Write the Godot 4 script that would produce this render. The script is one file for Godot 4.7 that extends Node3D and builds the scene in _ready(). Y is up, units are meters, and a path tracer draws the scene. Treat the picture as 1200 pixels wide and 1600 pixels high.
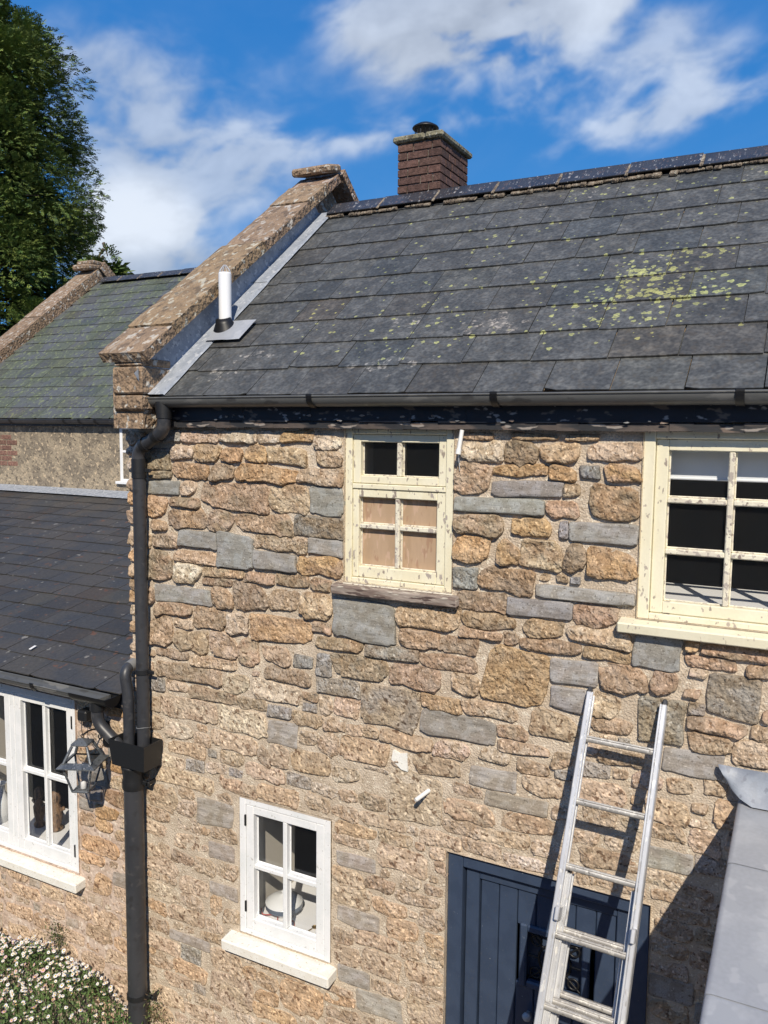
extends Node3D
# Stone cottage seen from an upstairs height: facade plane z = 0, x to the right along the wall, camera height y = 0, ground y = GY.
const GY := -4.6
const CAM := Vector3(0, 0, 3.9)
const FPX := 1278.85
var cam_basis := Basis.from_euler(Vector3(deg_to_rad(-5.639), deg_to_rad(27.531), deg_to_rad(0.6264)), EULER_ORDER_YXZ)
var SUN := Vector3(-0.5, -0.944, -1.0).normalized()
var M := {}
var counts := {}
var rng := RandomNumberGenerator.new()
var nz := FastNoiseLite.new()
var nz2 := FastNoiseLite.new()
var nrel := FastNoiseLite.new()

# ------------------------------------------------------------ mesh helper
class MB:
	var v := PackedVector3Array()
	var n := PackedVector3Array()
	var c := PackedColorArray()
	var uv := PackedVector2Array()
	var ix := PackedInt32Array()
	var col := Color(1, 1, 1)
	func vert(p: Vector3, nn: Vector3, t := Vector2.ZERO) -> int:
		v.append(p); n.append(nn); c.append(col); uv.append(t)
		return v.size() - 1
	func itri(a: int, b: int, d: int):
		ix.append(a); ix.append(d); ix.append(b)
	func tri(a: Vector3, b: Vector3, d: Vector3):
		var nn := (b - a).cross(d - a).normalized()
		itri(vert(a, nn), vert(b, nn), vert(d, nn))
	func quad(a: Vector3, b: Vector3, d: Vector3, e: Vector3):
		var nn := ((d - a).cross(e - b)).normalized()
		var i := vert(a, nn); vert(b, nn); vert(d, nn); vert(e, nn)
		itri(i, i + 1, i + 2); itri(i, i + 2, i + 3)
	func quad_uv(a: Vector3, b: Vector3, d: Vector3, e: Vector3, ta: Vector2, tb: Vector2, td: Vector2, te: Vector2):
		var nn := ((d - a).cross(e - b)).normalized()
		var i := vert(a, nn, ta); vert(b, nn, tb); vert(d, nn, td); vert(e, nn, te)
		itri(i, i + 1, i + 2); itri(i, i + 2, i + 3)
	# eight corners: bottom ring then top ring, each counter-clockwise seen from above
	func hexa(p: Array):
		quad(p[0], p[3], p[2], p[1]); quad(p[4], p[5], p[6], p[7])
		for k in 4:
			var m := (k + 1) % 4
			quad(p[k], p[m], p[m + 4], p[k + 4])
	func box(lo: Vector3, hi: Vector3, ch := 0.0):
		var t := Transform3D(Basis(), (lo + hi) * 0.5)
		xbox(t, hi - lo, ch)
	# box in a frame, with chamfered edges
	func xbox(t: Transform3D, size: Vector3, ch := 0.0):
		var h := size * 0.5
		var k := minf(ch, minf(h.x, minf(h.y, h.z)) * 0.9)
		for ax in 3:
			var u := (ax + 1) % 3
			var w := (ax + 2) % 3
			for s in [-1.0, 1.0]:
				var q := []
				for e in [[-1, -1], [1, -1], [1, 1], [-1, 1]]:
					var p := Vector3.ZERO
					p[ax] = s * h[ax]; p[u] = e[0] * (h[u] - k); p[w] = e[1] * (h[w] - k)
					q.append(t * p)
				if s < 0: q.reverse()
				quad(q[0], q[1], q[2], q[3])
		if k <= 0.0: return
		for ax in 3:
			var u := (ax + 1) % 3
			var w := (ax + 2) % 3
			for su in [-1.0, 1.0]:
				for sw in [-1.0, 1.0]:
					var p := []
					for e in [[-1, 0], [1, 0], [1, 1], [-1, 1]]:
						var a := Vector3.ZERO
						a[ax] = e[0] * (h[ax] - k)
						a[u] = su * (h[u] - (k if e[1] == 1 else 0.0)); a[w] = sw * (h[w] - (k if e[1] == 0 else 0.0))
						p.append(t * a)
					if su * sw < 0: p.reverse()
					quad(p[0], p[1], p[2], p[3])
		for sx in [-1.0, 1.0]:
			for sy in [-1.0, 1.0]:
				for sz in [-1.0, 1.0]:
					var a := t * Vector3(sx * h.x, sy * (h.y - k), sz * (h.z - k))
					var b := t * Vector3(sx * (h.x - k), sy * h.y, sz * (h.z - k))
					var d := t * Vector3(sx * (h.x - k), sy * (h.y - k), sz * h.z)
					if sx * sy * sz > 0: tri(a, b, d)
					else: tri(a, d, b)
	func tube(pts: Array, rads, sides := 12, caps := true):
		var ring0 := v.size()
		var last := Vector3.ZERO
		for i in pts.size():
			var d: Vector3
			if i == 0: d = pts[1] - pts[0]
			elif i == pts.size() - 1: d = pts[i] - pts[i - 1]
			else: d = (pts[i + 1] - pts[i]).normalized() + (pts[i] - pts[i - 1]).normalized()
			d = d.normalized()
			var up := last
			if i == 0: up = Vector3.UP if absf(d.y) < 0.8 else Vector3.RIGHT
			var a := (up - d * up.dot(d)).normalized()
			last = a
			var b := d.cross(a)
			var r: float = rads[i] if rads is Array else rads
			for k in sides + 1:
				var th := TAU * k / sides
				var nn := a * cos(th) + b * sin(th)
				vert(pts[i] + nn * r, nn, Vector2(float(k) / sides, i))
		for i in pts.size() - 1:
			for k in sides:
				var p := ring0 + i * (sides + 1) + k
				var q := p + sides + 1
				itri(p, p + 1, q + 1); itri(p, q + 1, q)
		if caps:
			for e in [0, pts.size() - 1]:
				var dd: Vector3 = (pts[0] - pts[1]) if e == 0 else (pts[e] - pts[e - 1])
				dd = dd.normalized()
				var base := v.size()
				vert(pts[e], dd)
				for k in sides + 1:
					vert(v[ring0 + e * (sides + 1) + k], dd)
				for k in sides:
					if e == 0: itri(base, base + 2 + k, base + 1 + k)
					else: itri(base, base + 1 + k, base + 2 + k)
	# surface of revolution round the frame's y axis; profile of (radius, height), bottom to top
	func lathe(prof: Array, t: Transform3D, sides := 20):
		var base := v.size()
		for i in prof.size():
			var pa: Vector2 = prof[maxi(i - 1, 0)]
			var pb: Vector2 = prof[mini(i + 1, prof.size() - 1)]
			var sl := (pb - pa).normalized()
			for k in sides + 1:
				var th := TAU * k / sides
				var nn := Vector3(cos(th) * sl.y, -sl.x, sin(th) * sl.y).normalized()
				vert(t * Vector3(cos(th) * prof[i].x, prof[i].y, sin(th) * prof[i].x), (t.basis * nn).normalized())
		for i in prof.size() - 1:
			for k in sides:
				var p := base + i * (sides + 1) + k
				var q := p + sides + 1
				itri(p, q + 1, p + 1); itri(p, q, q + 1)
	# polygon in the frame's xy plane pushed out along its z by depth
	func prism(poly: PackedVector2Array, t: Transform3D, depth: float):
		if not Geometry2D.is_polygon_clockwise(poly):
			pass
		else:
			poly = poly.duplicate(); poly.reverse()
		var tr := Geometry2D.triangulate_polygon(poly)
		var nf := (t.basis.z).normalized()
		for s in 2:
			var base := v.size()
			for p in poly: vert(t * Vector3(p.x, p.y, depth * s), nf if s == 1 else -nf)
			for i in range(0, tr.size(), 3):
				var a := poly[tr[i]]; var b := poly[tr[i + 1]]; var d := poly[tr[i + 2]]
				var flip := (b - a).cross(d - a) < 0
				if (s == 1) != flip: itri(base + tr[i], base + tr[i + 1], base + tr[i + 2])
				else: itri(base + tr[i], base + tr[i + 2], base + tr[i + 1])
		for i in poly.size():
			var a := poly[i]; var b := poly[(i + 1) % poly.size()]
			quad(t * Vector3(a.x, a.y, 0), t * Vector3(b.x, b.y, 0), t * Vector3(b.x, b.y, depth), t * Vector3(a.x, a.y, depth))
	# a smooth sheet of rows of points
	func sheet(rows: Array, smooth := true):
		var w: int = rows[0].size()
		var base := v.size()
		for r in rows.size():
			for k in w:
				var a: Vector3 = rows[r][mini(k + 1, w - 1)] - rows[r][maxi(k - 1, 0)]
				var b: Vector3 = rows[mini(r + 1, rows.size() - 1)][k] - rows[maxi(r - 1, 0)][k]
				vert(rows[r][k], a.cross(b).normalized(), Vector2(k, r))
		for r in rows.size() - 1:
			for k in w - 1:
				var p := base + r * w + k
				itri(p, p + 1, p + w + 1); itri(p, p + w + 1, p + w)
	func mesh() -> ArrayMesh:
		var a := []
		a.resize(Mesh.ARRAY_MAX)
		a[Mesh.ARRAY_VERTEX] = v; a[Mesh.ARRAY_NORMAL] = n; a[Mesh.ARRAY_COLOR] = c; a[Mesh.ARRAY_TEX_UV] = uv; a[Mesh.ARRAY_INDEX] = ix
		var m := ArrayMesh.new()
		m.add_surface_from_arrays(Mesh.PRIMITIVE_TRIANGLES, a)
		return m
	func smooth_from(start_v: int, start_i: int):
		for i in range(start_v, v.size()): n[i] = Vector3.ZERO
		for i in range(start_i, ix.size(), 3):
			var a := v[ix[i]]; var b := v[ix[i + 2]]; var d := v[ix[i + 1]]
			var nn := (b - a).cross(d - a)
			n[ix[i]] += nn; n[ix[i + 1]] += nn; n[ix[i + 2]] += nn
		for i in range(start_v, v.size()): n[i] = n[i].normalized()

# ------------------------------------------------------------ scene helpers
func nm(parent: Node, called: String) -> String:
	var key := str(parent.get_instance_id()) + called
	var k: int = counts.get(key, 0)
	counts[key] = k + 1
	return called if k == 0 else "%s_%03d" % [called, k]

func thing(called, label, category, at: Vector3, group := "") -> Node3D:
	var o := Node3D.new()
	o.name = nm(self, called); add_child(o, true)
	o.position = at
	o.set_meta("label", label); o.set_meta("category", category)
	if group: o.set_meta("group", group)
	return o

func obj(called, mb, mat, parent: Node) -> MeshInstance3D:
	var o := MeshInstance3D.new()
	o.name = nm(parent, called)
	o.mesh = mb.mesh() if mb is MB else mb
	o.material_override = mat
	parent.add_child(o, true)
	if not parent is MeshInstance3D and parent != self: o.position = -(parent as Node3D).position
	return o

func tag(o, label, category, group := ""):
	o.set_meta("label", label); o.set_meta("category", category)
	if group: o.set_meta("group", group)

func ray(px: float, py: float) -> Vector3:
	return cam_basis * Vector3((px - 600.0) / FPX, (800.0 - py) / FPX, -1.0)

# point where the sight line through a photo pixel meets the plane axis = val
func hit(px: float, py: float, axis := 2, val := 0.0) -> Vector3:
	var d := ray(px, py)
	return CAM + d * ((val - CAM[axis]) / d[axis])

func rnd(a: float, b: float) -> float: return rng.randf_range(a, b)

# ------------------------------------------------------------ textures and materials
var noise_pool := {}
func noise_bytes(w: int, h: int, freq: float, oct: int, kind := FastNoiseLite.TYPE_SIMPLEX_SMOOTH, sd := 1, stretch := Vector2.ONE) -> PackedByteArray:
	var key := "%d %d %.4f %d %d %s" % [w, h, freq, oct, sd % 2, stretch]
	if noise_pool.has(key): return noise_pool[key]
	var f := FastNoiseLite.new()
	f.seed = sd; f.noise_type = kind; f.frequency = freq
	f.fractal_type = FastNoiseLite.FRACTAL_FBM if oct > 1 else FastNoiseLite.FRACTAL_NONE
	f.fractal_octaves = oct
	var im := f.get_seamless_image(int(w / stretch.x), int(h / stretch.y)) if w == h else f.get_image(w, h)
	im.convert(Image.FORMAT_L8)
	if stretch != Vector2.ONE: im.resize(w, h, Image.INTERPOLATE_CUBIC)
	noise_pool[key] = im.get_data()
	return noise_pool[key]

func srgb(x: float) -> int:
	x = clampf(x, 0, 1)
	var y := 12.92 * x if x <= 0.0031308 else 1.055 * pow(x, 1.0 / 2.4) - 0.055
	return int(y * 255.0 + 0.5)
var SR := PackedByteArray()
func lut():
	SR.resize(1025)
	for i in 1025: SR[i] = srgb(i / 1024.0)

func tex_from(w: int, h: int, lin: PackedFloat32Array) -> ImageTexture:
	var b := PackedByteArray()
	b.resize(w * h * 3)
	for i in w * h * 3: b[i] = SR[int(clampf(lin[i], 0.0, 1.0) * 1024.0)]
	return ImageTexture.create_from_image(Image.create_from_data(w, h, false, Image.FORMAT_RGB8, b))

func l8_tex(w: int, h: int, data: PackedByteArray) -> ImageTexture:
	return ImageTexture.create_from_image(Image.create_from_data(w, h, false, Image.FORMAT_L8, data))

func sm(a: float, b: float, x: float) -> float:
	var t := clampf((x - a) / (b - a), 0.0, 1.0)
	return t * t * (3.0 - 2.0 * t)

func mat(col: Color, rough := 0.8, metal := 0.0) -> StandardMaterial3D:
	var m := StandardMaterial3D.new()
	m.albedo_color = col.linear_to_srgb(); m.roughness = rough; m.metallic = metal
	return m

func tri_mat(tex: Texture2D, scale: float, rough: float, height: Texture2D = null, hs := 0.0, vc := false) -> StandardMaterial3D:
	var m := StandardMaterial3D.new()
	m.albedo_texture = tex; m.roughness = rough
	m.uv1_triplanar = true; m.uv1_world_triplanar = true; m.uv1_scale = Vector3.ONE * scale; m.uv1_triplanar_sharpness = 4.0
	if height:
		m.heightmap_enabled = true; m.heightmap_texture = height; m.heightmap_scale = hs
	m.vertex_color_use_as_albedo = vc
	return m

# a mottled map: base colour, a second colour by coarse noise, fine grain, light flecks and dark pits
func mottle(w: int, base: Color, second: Color, amount: float, grain: float, fleck: Color, fleck_at: float, pit: Color, pit_at: float, sd: int, stretch := Vector2.ONE, coarse := 0.008, spot := 0.045) -> ImageTexture:
	w = mini(w, 512)
	var n1 := noise_bytes(w, w, coarse, 4, FastNoiseLite.TYPE_SIMPLEX_SMOOTH, 10 + sd % 2, stretch)
	var n2 := noise_bytes(w, w, 0.12, 3, FastNoiseLite.TYPE_SIMPLEX_SMOOTH, 20, stretch)
	var n3 := noise_bytes(w, w, spot, 4, FastNoiseLite.TYPE_SIMPLEX_SMOOTH, 30 + sd % 2, stretch)
	# each map reads the shared noise from its own offset
	var o1 := (sd * 7919 + 13) % (w * w)
	var o2 := (sd * 104729 + 57) % (w * w)
	var o3 := (sd * 15485863 + 101) % (w * w)
	var o4 := (sd * 32452843 + 9001) % (w * w)
	var lt := PackedFloat32Array()
	var lg := PackedFloat32Array()
	var lf := PackedFloat32Array()
	var lp := PackedFloat32Array()
	for i in 256:
		lt.append(sm(0.35, 0.65, i / 255.0) * amount)
		lg.append(1.0 + grain * (i / 127.5 - 1.0))
		lf.append(sm(fleck_at, fleck_at + 0.06, i / 255.0))
		lp.append(sm(pit_at, pit_at + 0.08, i / 255.0))
	var br := base.r; var bg := base.g; var bb := base.b
	var dr := second.r - br; var dg := second.g - bg; var db := second.b - bb
	var out := PackedByteArray()
	var nn := w * w
	out.resize(nn * 3)
	for i in nn:
		var t := lt[n1[(i + o1) % nn]]
		var g := lg[n2[(i + o2) % nn]]
		var f := lf[n3[(i + o3) % nn]]
		var p := lp[n3[(i + o4) % nn]]
		var r := (br + dr * t) * g
		var gg := (bg + dg * t) * g
		var b := (bb + db * t) * g
		if f > 0.0:
			r += (fleck.r - r) * f; gg += (fleck.g - gg) * f; b += (fleck.b - b) * f
		if p > 0.0:
			r += (pit.r - r) * p; gg += (pit.g - gg) * p; b += (pit.b - b) * p
		out[i * 3] = SR[int(clampf(r, 0.0, 1.0) * 1024.0)]
		out[i * 3 + 1] = SR[int(clampf(gg, 0.0, 1.0) * 1024.0)]
		out[i * 3 + 2] = SR[int(clampf(b, 0.0, 1.0) * 1024.0)]
	return ImageTexture.create_from_image(Image.create_from_data(w, w, false, Image.FORMAT_RGB8, out))

func make_materials():
	lut()
	var h1 := l8_tex(512, 512, noise_bytes(512, 512, 0.045, 5, FastNoiseLite.TYPE_SIMPLEX_SMOOTH, 5))
	var h2 := l8_tex(512, 512, noise_bytes(512, 512, 0.12, 3, FastNoiseLite.TYPE_SIMPLEX_SMOOTH, 9))
	var h3 := l8_tex(512, 512, noise_bytes(512, 512, 0.02, 5, FastNoiseLite.TYPE_SIMPLEX_SMOOTH, 15, Vector2(4, 1)))
	# rubble stone: multiplies the stone's own colour
	var t_st := mottle(1024, Color(0.66, 0.66, 0.66), Color(0.46, 0.42, 0.37), 0.8, 0.34, Color(1.0, 1.0, 1.0), 0.705, Color(0.27, 0.22, 0.175), 0.70, 31, Vector2.ONE, 0.016)
	M.stone = tri_mat(t_st, 1.3, 0.92, h1, 1.2, true)
	M.stone_low = tri_mat(mottle(512, Color(0.70, 0.69, 0.67), Color(0.56, 0.53, 0.49), 0.9, 0.2, Color(0.98, 0.97, 0.93), 0.66, Color(0.27, 0.22, 0.185), 0.665, 33, Vector2.ONE, 0.012, 0.03), 1.3, 0.93, h1, 1.0, true)
	M.lead_old_shaded = tri_mat(mottle(512, Color(0.34, 0.37, 0.415), Color(0.27, 0.30, 0.345), 1.0, 0.10, Color(0.47, 0.49, 0.52), 0.66, Color(0.20, 0.22, 0.25), 0.70, 155, Vector2.ONE, 0.012, 0.03), 1.2, 0.5, h2, 0.05)  # weathered lead, with the shade on the flashing also darkened into its colour
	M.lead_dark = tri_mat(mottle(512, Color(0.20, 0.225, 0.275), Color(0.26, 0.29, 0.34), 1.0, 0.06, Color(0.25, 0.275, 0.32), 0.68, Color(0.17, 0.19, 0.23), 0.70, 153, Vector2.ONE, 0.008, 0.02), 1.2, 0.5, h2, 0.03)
	var t_gr := mottle(512, Color(0.68, 0.68, 0.68), Color(0.54, 0.51, 0.47), 0.9, 0.22, Color(0.9, 0.88, 0.83), 0.74, Color(0.34, 0.32, 0.29), 0.72, 51, Vector2.ONE, 0.012)
	M.stone_grey = tri_mat(t_gr, 1.6, 0.85, h3, 0.7, true)
	M.mortar = tri_mat(mottle(512, Color(0.58, 0.49, 0.385), Color(0.49, 0.405, 0.31), 1.0, 0.13, Color(0.72, 0.65, 0.53), 0.70, Color(0.36, 0.29, 0.205), 0.73, 71), 1.2, 0.95, h2, 0.5)
	M.limewash = tri_mat(mottle(512, Color(0.575, 0.455, 0.37), Color(0.49, 0.375, 0.295), 1.0, 0.12, Color(0.70, 0.60, 0.5), 0.68, Color(0.34, 0.25, 0.2), 0.7, 77, Vector2.ONE, 0.008, 0.03), 1.0, 0.95, h1, 0.6)
	M.coping = tri_mat(mottle(512, Color(0.315, 0.222, 0.145), Color(0.235, 0.165, 0.108), 1.0, 0.32, Color(0.50, 0.475, 0.42), 0.68, Color(0.13, 0.095, 0.07), 0.67, 91, Vector2.ONE, 0.016, 0.020), 1.0, 0.93, h1, 1.5, true)
	M.render = tri_mat(mottle(1024, Color(0.33, 0.275, 0.20), Color(0.22, 0.185, 0.14), 1.0, 0.2, Color(0.50, 0.40, 0.28), 0.66, Color(0.13, 0.11, 0.085), 0.67, 101, Vector2.ONE, 0.009), 0.6, 0.95, h1, 1.2, true)
	M.brick = tri_mat(mottle(512, Color(0.70, 0.70, 0.70), Color(0.48, 0.46, 0.45), 1.0, 0.3, Color(0.95, 0.9, 0.85), 0.74, Color(0.25, 0.24, 0.23), 0.66, 111, Vector2.ONE, 0.02), 2.2, 0.92, h2, 0.5, true)
	M.cap = tri_mat(mottle(256, Color(0.23, 0.21, 0.14), Color(0.15, 0.135, 0.08), 1.0, 0.25, Color(0.36, 0.35, 0.3), 0.68, Color(0.09, 0.08, 0.055), 0.66, 121), 1.5, 0.95, h1, 0.8)
	M.slate_far = tri_mat(mottle(1024, Color(0.090, 0.097, 0.106), Color(0.088, 0.102, 0.074), 1.0, 0.22, Color(0.19, 0.215, 0.11), 0.665, Color(0.05, 0.052, 0.054), 0.7, 131, Vector2(1, 1), 0.008), 0.5, 0.72, h2, 0.15, true)
	M.slate_lean = tri_mat(mottle(512, Color(0.052, 0.053, 0.056), Color(0.068, 0.063, 0.058), 1.0, 0.24, Color(0.22, 0.21, 0.19), 0.815, Color(0.13, 0.07, 0.045), 0.785, 141, Vector2.ONE, 0.008, 0.03), 0.45, 0.6, h2, 0.12, true)
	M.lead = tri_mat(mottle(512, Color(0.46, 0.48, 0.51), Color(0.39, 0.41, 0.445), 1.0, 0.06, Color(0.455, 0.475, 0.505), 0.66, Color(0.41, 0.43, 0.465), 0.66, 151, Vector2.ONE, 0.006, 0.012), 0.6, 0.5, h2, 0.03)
	M.lead.metallic = 0.25
	M.cream = tri_mat(mottle(512, Color(0.80, 0.755, 0.575), Color(0.75, 0.69, 0.50), 0.7, 0.03, Color(0.40, 0.35, 0.31), 0.74, Color(0.30, 0.25, 0.21), 0.76, 161, Vector2(1, 2), 0.01, 0.035), 1.1, 0.55, h2, 0.06)
	M.cream_clean = tri_mat(mottle(512, Color(0.80, 0.755, 0.585), Color(0.76, 0.71, 0.53), 0.8, 0.03, Color(0.45, 0.39, 0.33), 0.80, Color(0.33, 0.28, 0.23), 0.79, 165, Vector2(1, 2), 0.008, 0.035), 1.0, 0.5, h2, 0.05)
	M.cream_flaked = tri_mat(mottle(512, Color(0.76, 0.72, 0.58), Color(0.66, 0.61, 0.5), 1.0, 0.06, Color(0.42, 0.37, 0.33), 0.62, Color(0.26, 0.21, 0.18), 0.69, 171, Vector2.ONE, 0.008, 0.025), 1.6, 0.75, h2, 0.12)
	M.old_wood = tri_mat(mottle(512, Color(0.33, 0.275, 0.235), Color(0.20, 0.15, 0.125), 1.0, 0.2, Color(0.56, 0.52, 0.44), 0.68, Color(0.10, 0.07, 0.06), 0.62, 181, Vector2(6, 1), 0.02), 1.6, 0.85, h3, 0.35)
	M.fascia = tri_mat(mottle(512, Color(0.011, 0.014, 0.022), Color(0.015, 0.019, 0.030), 1.0, 0.1, Color(0.30, 0.30, 0.31), 0.80, Color(0.13, 0.11, 0.095), 0.74, 191, Vector2(2, 1), 0.012, 0.03), 0.8, 0.38)
	M.fascia_worn = tri_mat(mottle(512, Color(0.025, 0.026, 0.03), Color(0.10, 0.08, 0.07), 0.9, 0.2, Color(0.30, 0.265, 0.24), 0.755, Color(0.16, 0.12, 0.10), 0.70, 195, Vector2(4, 1), 0.02, 0.03), 1.0, 0.7, h3, 0.2)
	M.chimney_joint = tri_mat(mottle(256, Color(0.20, 0.175, 0.15), Color(0.13, 0.115, 0.10), 1.0, 0.2, Color(0.4, 0.38, 0.35), 0.70, Color(0.06, 0.05, 0.045), 0.66, 197), 2.0, 0.95, h1, 0.5)
	M.room_pale = mat(Color(0.42, 0.365, 0.30), 0.9)
	M.white = tri_mat(mottle(512, Color(0.82, 0.83, 0.84), Color(0.76, 0.78, 0.79), 1.0, 0.03, Color(0.7, 0.7, 0.68), 0.78, Color(0.5, 0.5, 0.48), 0.8, 201), 1.0, 0.42)
	M.cream_stone = tri_mat(mottle(512, Color(0.82, 0.81, 0.76), Color(0.78, 0.755, 0.69), 1.0, 0.06, Color(0.84, 0.83, 0.79), 0.7, Color(0.55, 0.5, 0.42), 0.76, 211), 1.4, 0.85, h2, 0.12)
	M.pvc = tri_mat(mottle(256, Color(0.036, 0.038, 0.044), Color(0.045, 0.047, 0.053), 1.0, 0.06, Color(0.06, 0.06, 0.064), 0.72, Color(0.03, 0.03, 0.033), 0.7, 221), 0.9, 0.42)
	M.pvc_grey = tri_mat(mottle(256, Color(0.085, 0.088, 0.09), Color(0.11, 0.112, 0.11), 1.0, 0.08, Color(0.16, 0.16, 0.155), 0.72, Color(0.06, 0.06, 0.06), 0.72, 225, Vector2(3, 1)), 0.7, 0.38)
	M.pvc_pale = tri_mat(mottle(256, Color(0.23, 0.235, 0.24), Color(0.19, 0.195, 0.20), 1.0, 0.08, Color(0.3, 0.3, 0.3), 0.72, Color(0.14, 0.14, 0.14), 0.72, 226, Vector2(3, 1)), 0.7, 0.45)
	M.hopper = mat(Color(0.012, 0.013, 0.015), 0.5)
	M.iron = mat(Color(0.008, 0.008, 0.009), 0.45)
	M.flue = mat(Color(0.82, 0.83, 0.84), 0.35)
	M.navy = tri_mat(mottle(512, Color(0.038, 0.057, 0.100), Color(0.044, 0.065, 0.112), 1.0, 0.05, Color(0.05, 0.065, 0.1), 0.75, Color(0.2, 0.22, 0.26), 0.86, 231), 1.4, 0.38, h2, 0.03)
	M.alu = tri_mat(mottle(512, Color(0.68, 0.69, 0.71), Color(0.60, 0.61, 0.63), 1.0, 0.05, Color(0.86, 0.85, 0.8), 0.74, Color(0.45, 0.44, 0.43), 0.775, 241, Vector2(1, 3)), 1.3, 0.42)
	M.alu.metallic = 0.55
	M.rung = tri_mat(mottle(256, Color(0.62, 0.60, 0.56), Color(0.5, 0.48, 0.45), 1.0, 0.1, Color(0.80, 0.77, 0.70), 0.66, Color(0.3, 0.28, 0.26), 0.72, 245), 2.4, 0.45)
	M.rung.metallic = 0.5
	M.board = tri_mat(mottle(256, Color(0.44, 0.31, 0.205), Color(0.40, 0.28, 0.18), 1.0, 0.04, Color(0.50, 0.35, 0.25), 0.7, Color(0.36, 0.23, 0.15), 0.72, 251, Vector2(1, 4)), 1.5, 0.7)
	M.plaster = mat(Color(0.55, 0.52, 0.46), 0.9)
	M.plaster_white = mat(Color(0.78, 0.79, 0.80), 0.8)
	M.room = mat(Color(0.30, 0.28, 0.26), 0.9)
	M.carpet = mat(Color(0.10, 0.08, 0.065), 0.95)
	M.blind = mat(Color(0.80, 0.84, 0.88), 0.8)
	M.deck = mat(Color(0.27, 0.20, 0.13), 0.9) # softwood roof boards
	M.ridge = tri_mat(mottle(512, Color(0.030, 0.033, 0.042), Color(0.040, 0.042, 0.05), 1.0, 0.12, Color(0.42, 0.42, 0.42), 0.745, Color(0.15, 0.1, 0.075), 0.72, 261), 1.2, 0.36, h2, 0.06)
	M.ridge_mortar = tri_mat(mottle(256, Color(0.25, 0.20, 0.145), Color(0.14, 0.11, 0.08), 1.0, 0.2, Color(0.42, 0.39, 0.31), 0.70, Color(0.05, 0.04, 0.03), 0.60, 271), 2.5, 0.95, h1, 0.8)
	var g := StandardMaterial3D.new()
	g.albedo_color = Color(0.44, 0.45, 0.46, 0.05); g.transparency = BaseMaterial3D.TRANSPARENCY_ALPHA; g.roughness = 0.02
	M.glass = g
	M.ground = tri_mat(mottle(256, Color(0.24, 0.21, 0.17), Color(0.17, 0.15, 0.12), 1.0, 0.2, Color(0.35, 0.32, 0.27), 0.68, Color(0.08, 0.07, 0.06), 0.68, 281), 0.5, 0.95, h1, 1.0)
	M.leaf = StandardMaterial3D.new()
	M.leaf.vertex_color_use_as_albedo = true; M.leaf.roughness = 0.65; M.leaf.backlight = Color(0.25, 0.3, 0.1)
	M.leaf.cull_mode = BaseMaterial3D.CULL_DISABLED
	M.bark = tri_mat(mottle(256, Color(0.12, 0.085, 0.06), Color(0.07, 0.05, 0.04), 1.0, 0.25, Color(0.2, 0.17, 0.13), 0.7, Color(0.03, 0.025, 0.02), 0.66, 291, Vector2(1, 5)), 0.8, 0.95, h1, 1.5)
	M.petal = mat(Color(0.80, 0.78, 0.78), 0.7)
	M.petal_pink = mat(Color(0.66, 0.42, 0.46), 0.7)
	M.flower_eye = mat(Color(0.62, 0.42, 0.06), 0.8)
	M.lantern = tri_mat(mottle(256, Color(0.10, 0.115, 0.135), Color(0.17, 0.185, 0.2), 1.0, 0.1, Color(0.3, 0.31, 0.32), 0.7, Color(0.05, 0.055, 0.06), 0.7, 301), 3.0, 0.4)
	M.lantern.metallic = 0.4
	M.china = mat(Color(0.72, 0.74, 0.75), 0.2)
	M.china_blue = mat(Color(0.16, 0.20, 0.26), 0.25)
	M.red_cord = mat(Color(0.42, 0.06, 0.05), 0.6)
	M.brass = mat(Color(0.35, 0.25, 0.1), 0.35, 0.8)
	M.carved_wood = tri_mat(mottle(256, Color(0.20, 0.12, 0.065), Color(0.12, 0.07, 0.04), 1.0, 0.2, Color(0.3, 0.2, 0.12), 0.7, Color(0.04, 0.025, 0.015), 0.66, 311, Vector2(1, 4)), 4.0, 0.6)
	M.white_tube = mat(Color(0.78, 0.78, 0.77), 0.5)
	M.lichen_slate = roof_material()

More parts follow.
